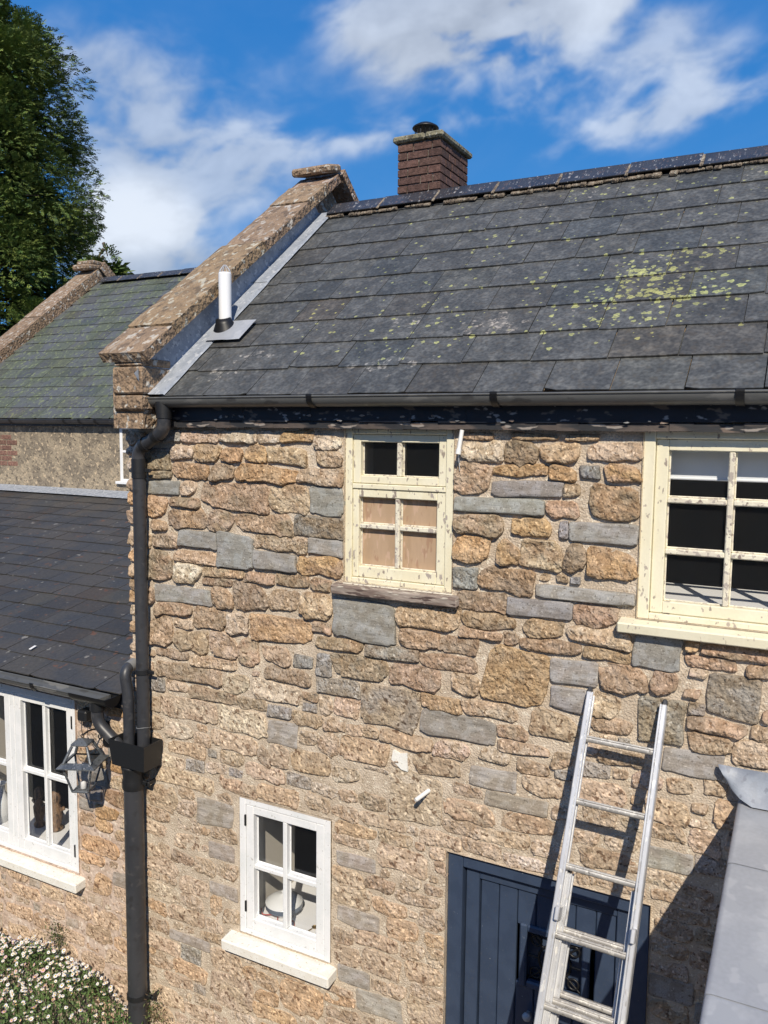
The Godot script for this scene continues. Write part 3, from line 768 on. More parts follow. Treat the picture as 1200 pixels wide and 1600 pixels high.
func slates(roof: Node, t: Transform3D, x0: float, x1: float, courses: int, e: float, width: float, material, shift: float, show: Callable, jag := 0.0018):
	for k in courses:
		var x := x0 - (width * 0.5 if k % 2 == 1 else 0.0) + shift
		while x < x1:
			var w := width * rnd(0.88, 1.12)
			var a := maxf(x, x0)
			var b := minf(x + w, x1)
			if b - a > 0.05 and show.call((a + b) * 0.5, k * e):
				obj("slate", slate_mesh(t, a + 0.0018, b - rnd(0.0012, 0.0045), k * e, e, jag, true), material, roof)
			x += w

# half-round gutter along x with brackets; y is the rim height
func gutter(house: Node, x0: float, x1: float, y: float, zc: float, r: float, brackets: Array, material):
	var mb := MB.new()
	var rows := []
	for side in [1.0, 0.88]:
		for k in 15:
			var th := PI * k / 14.0 if side == 1.0 else PI - PI * k / 14.0
			var row := []
			for x in [x0, x1]: row.append(Vector3(x, y - sin(th) * r * side * 0.95, zc + cos(th) * r * side))
			rows.append(row)
	rows.append(rows[0])
	mb.sheet(rows)
	for xe in [x0, x1]: # stop ends
		var pl := PackedVector2Array()
		for k in 13: pl.append(Vector2(-cos(PI * k / 12.0) * r, -sin(PI * k / 12.0) * r * 0.95))
		mb.prism(pl, Transform3D(Basis(Vector3(0, 0, -1), Vector3(0, 1, 0), Vector3(1, 0, 0)), Vector3(xe - (0.004 if xe == x1 else 0.0), y, zc)), 0.004)
	mb.tube([Vector3(x0, y, zc + r), Vector3(x1, y, zc + r)], 0.006, 8)
	var g := obj("gutter", mb, material, house)
	for bx in brackets:
		var b := MB.new()
		var rw := []
		for k in 13:
			var th := PI * k / 12.0
			rw.append([Vector3(bx - 0.018, y + 0.004 - sin(th) * (r + 0.007), zc + cos(th) * (r + 0.008)), Vector3(bx + 0.018, y + 0.004 - sin(th) * (r + 0.007), zc + cos(th) * (r + 0.008))])
		b.sheet(rw)
		b.box(Vector3(bx - 0.018, y - r * 0.6, zc - r - 0.03), Vector3(bx + 0.018, y + 0.01, zc - r - 0.004), 0.003)
		b.box(Vector3(bx - 0.018, y - 0.004, zc + r + 0.002), Vector3(bx + 0.018, y + 0.012, zc + r + 0.010), 0.002)
		obj("bracket", b, M.iron, g)

# a bar of a window: rectangle in the facade with thickness
func bar(x0: float, x1: float, y0: float, y1: float, zb: float, zf: float, ch := 0.004) -> MB:
	var mb := MB.new()
	mb.box(Vector3(x0, y0, zb), Vector3(x1, y1, zf), ch)
	return mb

# outer frame of four members that butt at the corners
func frame_into(mb: MB, x0: float, x1: float, y0: float, y1: float, wl: float, wr: float, wt: float, wb: float, zb: float, zf: float, ch := 0.004):
	mb.box(Vector3(x0, y0, zb), Vector3(x0 + wl, y1, zf), ch)
	mb.box(Vector3(x1 - wr, y0, zb), Vector3(x1, y1, zf), ch)
	mb.box(Vector3(x0 + wl, y1 - wt, zb), Vector3(x1 - wr, y1, zf - 0.0015), ch)
	mb.box(Vector3(x0 + wl, y0, zb), Vector3(x1 - wr, y0 + wb, zf - 0.0015), ch)

# splayed jamb, head and inner sill of an opening, back to the room
func reveal_into(mb: MB, o: Array, zb: float, zi: float):
	var sp := 0.0 if o[2] < -2.0 else 0.05
	mb.quad(Vector3(o[0], o[2], zb), Vector3(o[0] - sp, o[2], zi), Vector3(o[0] - sp, o[3], zi), Vector3(o[0], o[3], zb))
	mb.quad(Vector3(o[1], o[2], zb), Vector3(o[1], o[3], zb), Vector3(o[1] + sp, o[3], zi), Vector3(o[1] + sp, o[2], zi))
	mb.quad(Vector3(o[0], o[3], zb), Vector3(o[0] - sp, o[3], zi), Vector3(o[1] + sp, o[3], zi), Vector3(o[1], o[3], zb))

func outer_reveal_into(mb: MB, o: Array, z1: float):
	mb.quad(Vector3(o[0], o[2], 0.012), Vector3(o[0], o[2], z1), Vector3(o[0], o[3], z1), Vector3(o[0], o[3], 0.012))
	mb.quad(Vector3(o[1], o[2], 0.012), Vector3(o[1], o[3], 0.012), Vector3(o[1], o[3], z1), Vector3(o[1], o[2], z1))
	mb.quad(Vector3(o[0], o[3], 0.012), Vector3(o[0], o[3], z1), Vector3(o[1], o[3], z1), Vector3(o[1], o[3], 0.012))
	mb.quad(Vector3(o[0], o[2], 0.012), Vector3(o[1], o[2], 0.012), Vector3(o[1], o[2], z1), Vector3(o[0], o[2], z1))

# a room behind the wall: inner skin with its openings, floor, ceiling and far walls, each a slab
func room(house: Node, x0: float, x1: float, y0: float, y1: float, z1: float, z0: float, openings: Array, lining = null):
	var grow := []
	for o in openings:
		var sp := 0.0 if o[2] < -2.0 else 0.05
		grow.append([o[0] - sp, o[1] + sp, o[2], o[3]])
	var mb := wall_sheet(x0, x1, y0, y1, grow, 0.5, z1)
	for i in mb.v.size(): mb.v[i].z = z1
	mb.box(Vector3(x0, y1, z0), Vector3(x1, y1 + 0.03, z1))
	mb.box(Vector3(x0 - 0.05, y0, z0), Vector3(x0, y1, z1))
	mb.box(Vector3(x1, y0, z0), Vector3(x1 + 0.05, y1, z1))
	mb.box(Vector3(x0, y0, z0 - 0.05), Vector3(x1, y1, z0))
	var r := obj("room_lining", mb, lining if lining else M.room, house)
	var f := MB.new()
	f.box(Vector3(x0, y0 - 0.05, z0), Vector3(x1, y0, z1))
	obj("room_floor", f, M.carpet, r)

# sloping coping stones from the eaves to the apex along x range, with their joints
func coping_run(house: Node, xl: float, xr: float, z_front: float, y_front: float, z_top: float, y_top: float, th: float, cuts: Array, kneel_ov: float, label := ""):
	var dir := Vector3(0, y_top - y_front, z_top - z_front)
	var L := dir.length()
	dir /= L
	var up := Vector3(0, -dir.z, dir.y)
	for i in cuts.size() - 1:
		var a: float = cuts[i] * L + 0.004
		var b: float = cuts[i + 1] * L - 0.004
		var mb := MB.new()
		var tone := rnd(0.85, 1.12)
		mb.col = Color(tone, tone * rnd(0.95, 1.02), tone * rnd(0.92, 1.02))
		var lift := rnd(-0.004, 0.006) + (0.0 if i % 2 == 0 else 0.004)
		var jx := rnd(-0.006, 0.006)
		# top face as a rough grid, sides down
		var rows := []
		var nx := 9
		var ns := maxi(4, int((b - a) / 0.05))
		for r in ns + 1:
			var row := []
			for k in nx + 1:
				var fx := float(k) / nx
				var X := lerpf(xl, xr, fx) + jx
				var s := lerpf(a, b, float(r) / ns)
				var edge := minf(minf(fx, 1.0 - fx) * nx, minf(float(r), float(ns - r)))
				var z := lift + 0.006 * nrel.get_noise_3d(X * 500.0, s * 500.0, i * 90.0) + 0.004 * nrel.get_noise_3d(X * 1700.0, s * 1700.0, 5.0)
				if edge < 0.5:
					z -= 0.006
				row.append(Vector3(X, y_front, z_front) + dir * s + up * z)
			rows.append(row)
		mb.sheet(rows)
		var under := func(X: float, s: float) -> Vector3: return Vector3(X + jx, y_front, z_front) + dir * s - up * th
		for r in ns:
			var s0 := lerpf(a, b, float(r) / ns)
			var s1 := lerpf(a, b, float(r + 1) / ns)
			mb.quad(under.call(xr, s0), under.call(xr, s1), rows[r + 1][nx], rows[r][nx])
			mb.quad(under.call(xl, s1), under.call(xl, s0), rows[r][0], rows[r + 1][0])
		for k in nx:
			var xa := lerpf(xl, xr, float(k) / nx)
			var xb := lerpf(xl, xr, float(k + 1) / nx)
			mb.quad(under.call(xa, a), under.call(xb, a), rows[0][k + 1], rows[0][k])
			mb.quad(under.call(xb, b), under.call(xa, b), rows[ns][k], rows[ns][k + 1])
		mb.quad(under.call(xl, a), under.call(xl, b), under.call(xr, b), under.call(xr, a))
		obj("coping_stone", mb, M.coping, house)

func ridge_tiles(roof: Node, x0: float, x1: float, y: float, z: float, slope: float, step: float):
	var x := x0
	var i := 0
	while x < x1:
		var xe := minf(x + step, x1)
		var mb := MB.new()
		var wing := 0.145
		var rows := []
		var dy := rnd(-0.004, 0.004)
		for inner in [0.0, -0.014]:
			for q in [[1.0, wing], [1.0, 0.03], [0.35, 0.0], [-0.35, 0.0], [-1.0, 0.03], [-1.0, wing]]:
				var side: float = q[0]
				var d: float = q[1]
				var yy = y + dy + inner - sin(slope) * d - (0.004 if absf(side) < 0.9 else 0.012)
				var zz := z + signf(side) * (cos(slope) * d + (0.012 if absf(side) < 0.9 else 0.012))
				rows.append([Vector3(x + 0.004, yy, zz), Vector3(xe - 0.004, yy, zz)])
		var outer := rows.slice(0, 6)
		var inn := rows.slice(6, 12)
		inn.reverse()
		mb.sheet(outer + inn + [outer[0]])
		for e in 2:
			for k in 5:
				if e == 0: mb.quad(outer[k][0], outer[k + 1][0], inn[4 - k][0], inn[5 - k][0])
				else: mb.quad(outer[k + 1][1], outer[k][1], inn[5 - k][1], inn[4 - k][1])
		obj("ridge_tile", mb, M.ridge, roof)
		# joint
		var j := MB.new()
		j.xbox(Transform3D(Basis(Vector3.RIGHT, slope), Vector3(xe, y - 0.066, z + 0.078)), Vector3(0.022, 0.012, 0.17), 0.004)
		if xe < x1 - 0.1: obj("ridge_joint", j, M.ridge_mortar, roof)
		x = xe
		i += 1

# ------------------------------------------------------------ the main house
const EAVE_Y := 0.178
const EAVE_Z := 0.155
const RIDGE_Y := 1.70
const RIDGE_Z := -1.80
const HX0 := -3.88
const HX1 := 2.6

func main_house():
	var H := thing("stone_house", "rubble stone house with slate roof, brick chimney and cream upper windows", "house", Vector3(-1.0, GY, -1.8))
	# wall
	var sheet := wall_sheet(HX0, HX1, GY, 0.06, OPEN_MAIN, 0.035, 0.0)
	var back := MB.new()
	for o in OPEN_MAIN: outer_reveal_into(sheet, o, -0.10)
	sheet.box(Vector3(HX0, GY, -3.85), Vector3(HX0 + 0.3, 0.3, -0.02))
	sheet.box(Vector3(HX0, GY, -3.9), Vector3(HX1, 0.1, -3.86))
	sheet.box(Vector3(HX1 - 0.3, GY, -3.85), Vector3(HX1, 0.3, -0.02))
	# gable triangle under the coping
	var gp := PackedVector2Array([Vector2(0.0, 0.18), Vector2(1.8, 1.62), Vector2(3.85, 0.1), Vector2(3.85, -0.2), Vector2(0.0, -0.2)])
	sheet.prism(gp, Transform3D(Basis(Vector3(0, 0, -1), Vector3(0, 1, 0), Vector3(1, 0, 0)), Vector3(HX0 + 0.01, 0, 0)), 0.28)
	var wall := obj("wall", sheet, M.mortar, H)
	var st := lay_stones(HX0 - 0.012, 1.0, -4.2, 0.004, OPEN_MAIN + [[-2.36, -1.60, -0.905, -0.84], [-0.76, 0.4, -0.925, -0.86], [-3.10, -2.31, -3.25, -3.125], [-2.11, -2.02, -2.02, -1.9]], stone_views(), 0.75, 0.003)
	build_stones(st, wall, 296, 0.0200, 0.0066, -0.8, -2.2, 0.0, Color(1, 1, 1), 0.5)
	# chip of old white plaster
	var ch := MB.new()
	var c0 := hit(626, 1188)
	ch.prism(PackedVector2Array([Vector2(-0.045, 0.03), Vector2(-0.04, 0.055), Vector2(0.0, 0.042), Vector2(0.045, 0.05), Vector2(0.05, -0.05), Vector2(0.01, -0.045), Vector2(-0.05, 0.0)]), Transform3D(Basis(), Vector3(c0.x, c0.y, 0.0)), 0.014)
	obj("plaster_patch", ch, M.cream_stone, wall)
	rooms(H)
	main_windows(H)
	main_door(H)
	main_roof(H)
	chimney(H)
	# fascia: dark painted board, worn wood strip under it, soffit closing the eaves
	var fm := MB.new()
	var xf := HX0 + 0.34
	for k in 40:
		var xa := lerpf(xf, HX1, k / 40.0)
		var xb := lerpf(xf, HX1, (k + 1) / 40.0)
		fm.box(Vector3(xa, 0.052 + rnd(-0.006, 0.004), 0.03), Vector3(xb, 0.17, 0.062 + rnd(-0.001, 0.001)))
	obj("fascia_board", fm, M.fascia, H)
	var fb := MB.new()
	for k in 60:
		var xa := lerpf(xf, HX1, k / 60.0)
		var xb := lerpf(xf, HX1, (k + 1) / 60.0)
		fb.box(Vector3(xa, 0.012 + rnd(-0.003, 0.003), 0.0), Vector3(xb, 0.049 + rnd(-0.004, 0.003), 0.052 + rnd(-0.004, 0.004)))
	obj("worn_fascia_strip", fb, M.fascia_worn, H)
	# flakes of lifted paint on the fascia
	for k in 34:
		var q := MB.new()
		var fx := rnd(xf + 0.1, 0.4)
		var fy := rnd(0.045, 0.085) if rng.randf() < 0.8 else rnd(0.08, 0.14)
		var s := rnd(0.004, 0.014)
		var pl := PackedVector2Array()
		for m in 6: pl.append(Vector2(cos(TAU * m / 6.0) * s * rnd(0.7, 1.9), sin(TAU * m / 6.0) * s * rnd(0.25, 0.7)))
		q.prism(pl, Transform3D(Basis(Vector3.RIGHT, rnd(-0.25, 0.1)), Vector3(fx, fy, 0.0655)), 0.002)
		obj("paint_flake", q, M.pvc_pale if rng.randf() < 0.6 else M.old_wood, H)
	gutter(H, -3.56, HX1, EAVE_Y + 0.004, 0.118, 0.058, [-2.40, -1.36, -0.28, 0.75, 1.8], M.pvc_grey)

func opposite_house():
	var H := thing("opposite_house", "long low stone house across the yard, mirrored in the window panes", "house", Vector3(-2.0, GY, 9.5))
	var w := MB.new()
	w.box(Vector3(-14, GY, 7.8), Vector3(9, 0.6, 12.0))
	obj("wall", w, M.mortar, H)
	var r := MB.new()
	r.prism(PackedVector2Array([Vector2(-0.25, 0.55), Vector2(2.1, 2.3), Vector2(4.45, 0.55)]), Transform3D(Basis(Vector3(0, 0, 1), Vector3(0, 1, 0), Vector3(-1, 0, 0)), Vector3(9.2, 0, 7.8)), 23.4)
	obj("roof", r, M.slate_lean, H)

func rooms(H):
	room(H, -3.55, 2.2, -1.75, 0.10, -0.42, -3.4, [OPEN_MAIN[0], OPEN_MAIN[1]])
	room(H, -3.55, -1.75, -4.55, -1.95, -0.60, -2.2, [OPEN_MAIN[2]], M.room_pale)
	var rv := MB.new()
	reveal_into(rv, OPEN_MAIN[0], -0.1, -0.42); reveal_into(rv, OPEN_MAIN[1], -0.1, -0.42); reveal_into(rv, OPEN_MAIN[2], -0.1, -0.60)
	obj("window_reveal", rv, M.plaster, H)
	var sl := MB.new()
	for o in [OPEN_MAIN[0], OPEN_MAIN[1], OPEN_MAIN[2]]:
		var rise := 0.075 if o[0] > -1.0 else (0.03 if o[2] < -2.0 else 0.004)
		sl.box(Vector3(o[0] + 0.002, o[2] - 0.03, -0.62), Vector3(o[1] - 0.002, o[2] + rise, -0.097), 0.004)
	obj("inner_sill", sl, M.plaster_white, H)

func pane(win: Node, x0, x1, y0, y1, z):
	var g := MB.new()
	g.quad(Vector3(x0, y0, z), Vector3(x1, y0, z), Vector3(x1, y1, z), Vector3(x0, y1, z))
	obj("pane", g, M.glass, win)

func sash(win: Node, x0: float, x1: float, y0: float, y1: float, wl: float, wr: float, wt: float, wb: float, cols: Array, rows: Array, bw: float, zb: float, zf: float, m, m_bar, board_rows := 0):
	var f := MB.new()
	frame_into(f, x0, x1, y0, y1, wl, wr, wt, wb, zb, zf)
	obj("casement", f, m, win)
	var ix0 := x0 + wl
	var ix1 := x1 - wr
	var iy0 := y0 + wb
	var iy1 := y1 - wt
	var xs := [ix0]
	for c in cols:
		xs.append(lerpf(ix0, ix1, c))
	xs.append(ix1)
	var ys := [iy0]
	for r in rows:
		ys.append(lerpf(iy0, iy1, r))
	ys.append(iy1)
	for i in range(1, xs.size() - 1):
		obj("glazing_bar", bar(xs[i] - bw * 0.5, xs[i] + bw * 0.5, iy0, iy1, zb + 0.008, zf - 0.006, 0.005), m_bar, win)
	for j in range(1, ys.size() - 1):
		for i in xs.size() - 1:
			obj("glazing_bar", bar(xs[i] + (bw * 0.5 if i > 0 else 0.0), xs[i + 1] - (bw * 0.5 if i < xs.size() - 2 else 0.0), ys[j] - bw * 0.5, ys[j] + bw * 0.5, zb + 0.008, zf - 0.007, 0.005), m_bar, win)
	for i in xs.size() - 1:
		for j in ys.size() - 1:
			var a: float = xs[i] + (bw * 0.5 if i > 0 else 0.0)
			var b: float = xs[i + 1] - (bw * 0.5 if i < xs.size() - 2 else 0.0)
			var c: float = ys[j] + (bw * 0.5 if j > 0 else 0.0)
			var d: float = ys[j + 1] - (bw * 0.5 if j < ys.size() - 2 else 0.0)
			if j < board_rows:
				var q := MB.new()
				q.box(Vector3(a - 0.003, c - 0.003, zb + 0.004), Vector3(b + 0.003, d + 0.003, zb + 0.013 + rnd(-0.001, 0.001)))
				var bo := obj("board_panel", q, M.board, win)
				bo.set_meta("label", "brown board fitted in place of the glass")
			else:
				pane(win, a - 0.002, b + 0.002, c - 0.002, d + 0.002, zb + 0.012)
			# putty fillets
			var p := MB.new()
			p.xbox(Transform3D(Basis(Vector3(0, 0, 1), 0.0), Vector3((a + b) * 0.5, c + 0.003, zb + 0.018)), Vector3(b - a, 0.008, 0.010), 0.003)
			p.xbox(Transform3D(Basis(), Vector3(a + 0.003, (c + d) * 0.5, zb + 0.018)), Vector3(0.008, d - c - 0.008, 0.0095), 0.003)
			obj("putty", p, m_bar, win)

func main_windows(H):
	# upper window under the eaves: glazed fanlight over a boarded casement
	var o = OPEN_MAIN[0]
	var f := MB.new()
	frame_into(f, o[0], o[1], o[2], o[3], 0.042, 0.05, 0.028, 0.03, -0.09, -0.002)
	f.box(Vector3(o[0] + 0.043, -0.315, -0.085), Vector3(o[1] - 0.051, -0.287, -0.006), 0.004)
	f.box(Vector3(o[0] - 0.04, o[3] + 0.0, -0.05), Vector3(o[1] - 0.02, o[3] + 0.018, 0.028), 0.004)
	var win := obj("window", f, M.cream, H)
	win.set_meta("label", "small cream window with peeling paint, boarded below a two-pane fanlight")
	sash(win, o[0] + 0.043, o[1] - 0.051, -0.285, o[3] - 0.03, 0.045, 0.046, 0.042, 0.042, [0.497], [], 0.028, -0.07, -0.016, M.cream_clean, M.cream_flaked)
	sash(win, o[0] + 0.043, o[1] - 0.051, o[2] + 0.032, -0.317, 0.036, 0.052, 0.044, 0.062, [0.5], [0.58], 0.026, -0.07, -0.014, M.cream, M.cream_flaked, 2)
	var s := MB.new()
	s.xbox(Transform3D(Basis(Vector3.RIGHT, 0.10), Vector3((o[0] + o[1]) * 0.5 - 0.004, -0.872, 0.010)), Vector3(0.755, 0.052, 0.10), 0.006)
	obj("sill", s, M.old_wood, win)
	var s2 := MB.new()
	s2.xbox(Transform3D(Basis(Vector3.RIGHT, 0.16), Vector3((o[0] + o[1]) * 0.5 + 0.002, -0.842, -0.02)), Vector3(0.66, 0.014, 0.075), 0.003)
	obj("sill_board", s2, M.cream_flaked, win)
	# right-hand window
	o = OPEN_MAIN[1]
	f = MB.new()
	frame_into(f, o[0], o[1], o[2], o[3], 0.052, 0.052, 0.036, 0.03, -0.09, 0.0)
	var w2 := obj("window", f, M.cream_clean, H)
	w2.set_meta("label", "cream casement window with dark panes and a pale blind")
	sash(w2, o[0] + 0.054, o[1] - 0.054, o[2] + 0.032, o[3] - 0.038, 0.055, 0.055, 0.052, 0.056, [0.335, 0.665], [0.335, 0.675], 0.026, -0.072, -0.018, M.cream_clean, M.cream_flaked)
	s = MB.new()
	s.xbox(Transform3D(Basis(Vector3.RIGHT, 0.14), Vector3((o[0] + o[1]) * 0.5, -0.889, 0.015)), Vector3(1.17, 0.05, 0.125), 0.006)
	obj("sill", s, M.cream_clean, w2)
	var bl := MB.new()
	bl.box(Vector3(o[0] + 0.05, -0.205, -0.150), Vector3(o[1] - 0.05, o[3] - 0.01, -0.146))
	bl.tube([Vector3(o[0] + 0.05, -0.205, -0.148), Vector3(o[1] - 0.05, -0.205, -0.148)], 0.007, 8)
	obj("blind", bl, M.blind, w2)
	# white lower window
	o = OPEN_MAIN[2]
	f = MB.new()
	frame_into(f, o[0], o[1], o[2], o[3], 0.045, 0.045, 0.04, 0.03, -0.095, 0.010)
	var w3 := obj("window", f, M.white, H)
	w3.set_meta("label", "white four-pane casement window with a pale stone sill")
	sash(w3, o[0] + 0.047, o[1] - 0.047, o[2] + 0.032, o[3] - 0.042, 0.055, 0.058, 0.052, 0.075, [0.5], [0.5], 0.03, -0.06, 0.004, M.white, M.white)
	for hy in [o[3] - 0.14, o[2] + 0.18]:
		var hg := MB.new()
		hg.box(Vector3(o[0] + 0.040, hy - 0.035, 0.004), Vector3(o[0] + 0.052, hy + 0.035, 0.015), 0.002)
		obj("hinge", hg, M.iron, w3)
	s = MB.new()
	s.xbox(Transform3D(Basis(Vector3.RIGHT, 0.07), Vector3((o[0] + o[1]) * 0.5 - 0.02, o[2] - 0.055, 0.03)), Vector3(0.78, 0.072, 0.145), 0.008)
	obj("sill", s, M.cream_stone, w3)

func main_door(H):
	var o = OPEN_MAIN[3]
	var f := MB.new()
	f.box(Vector3(o[0], GY, -0.11), Vector3(o[0] + 0.085, o[3], -0.012), 0.006)
	f.box(Vector3(o[1] - 0.085, GY, -0.11), Vector3(o[1], o[3], -0.012), 0.006)
	f.box(Vector3(o[0] + 0.085, o[3] - 0.08, -0.11), Vector3(o[1] - 0.085, o[3], -0.0135), 0.006)
	f.box(Vector3(o[0] + 0.085, GY, -0.11), Vector3(o[1] - 0.085, GY + 0.06, -0.0135), 0.006)
	var d := obj("door", f, M.navy, H)
	d.set_meta("label", "navy plank door with a small grilled opening")
	var x0: float = o[0] + 0.092
	var x1: float = o[1] - 0.092
	var yt: float = o[3] - 0.088
	var gx0 := -1.185
	var gx1 := -0.905
	var gy0 := -2.875
	var gy1 := -2.615
	# rails of the leaf
	var lf := MB.new()
	lf.box(Vector3(x0, GY + 0.062, -0.10), Vector3(x0 + 0.075, yt, -0.052), 0.005)
	lf.box(Vector3(x1 - 0.075, GY + 0.062, -0.10), Vector3(x1, yt, -0.052), 0.005)
	lf.box(Vector3(x0 + 0.075, yt - 0.055, -0.10), Vector3(x1 - 0.075, yt, -0.0535), 0.005)
	obj("leaf_frame", lf, M.navy, d)
	var n := 7
	var px0 := x0 + 0.078
	var px1 := x1 - 0.078
	for k in n:
		var a := lerpf(px0, px1, float(k) / n) + 0.0015
		var b := lerpf(px0, px1, float(k + 1) / n) - 0.0015
		var pl := MB.new()
		if b > gx0 and a < gx1:
			pl.box(Vector3(a, gy1 + 0.03, -0.10), Vector3(b, yt - 0.057, -0.070), 0.006)
			pl.box(Vector3(a, GY + 0.062, -0.10), Vector3(b, gy0 - 0.03, -0.070), 0.006)
		else:
			pl.box(Vector3(a, GY + 0.062, -0.10), Vector3(b, yt - 0.057, -0.070), 0.006)
		obj("plank", pl, M.navy, d)
	var bd := MB.new()
	frame_into(bd, gx0 - 0.045, gx1 + 0.045, gy0 - 0.045, gy1 + 0.045, 0.04, 0.04, 0.04, 0.04, -0.098, -0.055, 0.008)
	obj("hatch_frame", bd, M.navy, d)
	var bk := MB.new()
	bk.box(Vector3(gx0 - 0.02, gy0 - 0.02, -0.135), Vector3(gx1 + 0.02, gy1 + 0.02, -0.118))
	obj("hatch_back", bk, M.navy, d)
	var gr := MB.new()
	var cx := (gx0 + gx1) * 0.5
	var cy := (gy0 + gy1) * 0.5
	for rr in [0.085, 0.055]:
		var ring := []
		for k in 25: ring.append(Vector3(cx + cos(TAU * k / 24.0) * rr, cy + sin(TAU * k / 24.0) * rr, -0.085))
		gr.tube(ring, 0.007, 8, false)
	for k in 8:
		var an := TAU * k / 8.0
		var e := Vector3(cos(an), sin(an), 0)
		gr.tube([Vector3(cx, cy, -0.085) + e * 0.085, Vector3(cx, cy, -0.085) + Vector3(clampf(e.x * 0.2, gx0 - cx, gx1 - cx), clampf(e.y * 0.2, gy0 - cy, gy1 - cy), 0)], 0.006, 8)
	for q in [[gx0 + 0.04, gy0 + 0.04], [gx1 - 0.04, gy0 + 0.04], [gx0 + 0.04, gy1 - 0.04], [gx1 - 0.04, gy1 - 0.04]]:
		var ring := []
		for k in 17: ring.append(Vector3(q[0] + cos(TAU * k / 16.0) * 0.028, q[1] + sin(TAU * k / 16.0) * 0.028, -0.085))
		gr.tube(ring, 0.006, 8, false)
	obj("iron_grille", gr, M.iron, d)
	var kn := MB.new()
	kn.lathe([Vector2(0.0, 0.0), Vector2(0.012, 0.0), Vector2(0.010, 0.02), Vector2(0.022, 0.03), Vector2(0.024, 0.042), Vector2(0.015, 0.054), Vector2(0.0, 0.056)], Transform3D(Basis(Vector3.RIGHT, PI / 2.0), Vector3(-1.17, -3.06, -0.068)), 16)
	obj("knob", kn, M.lead, d)

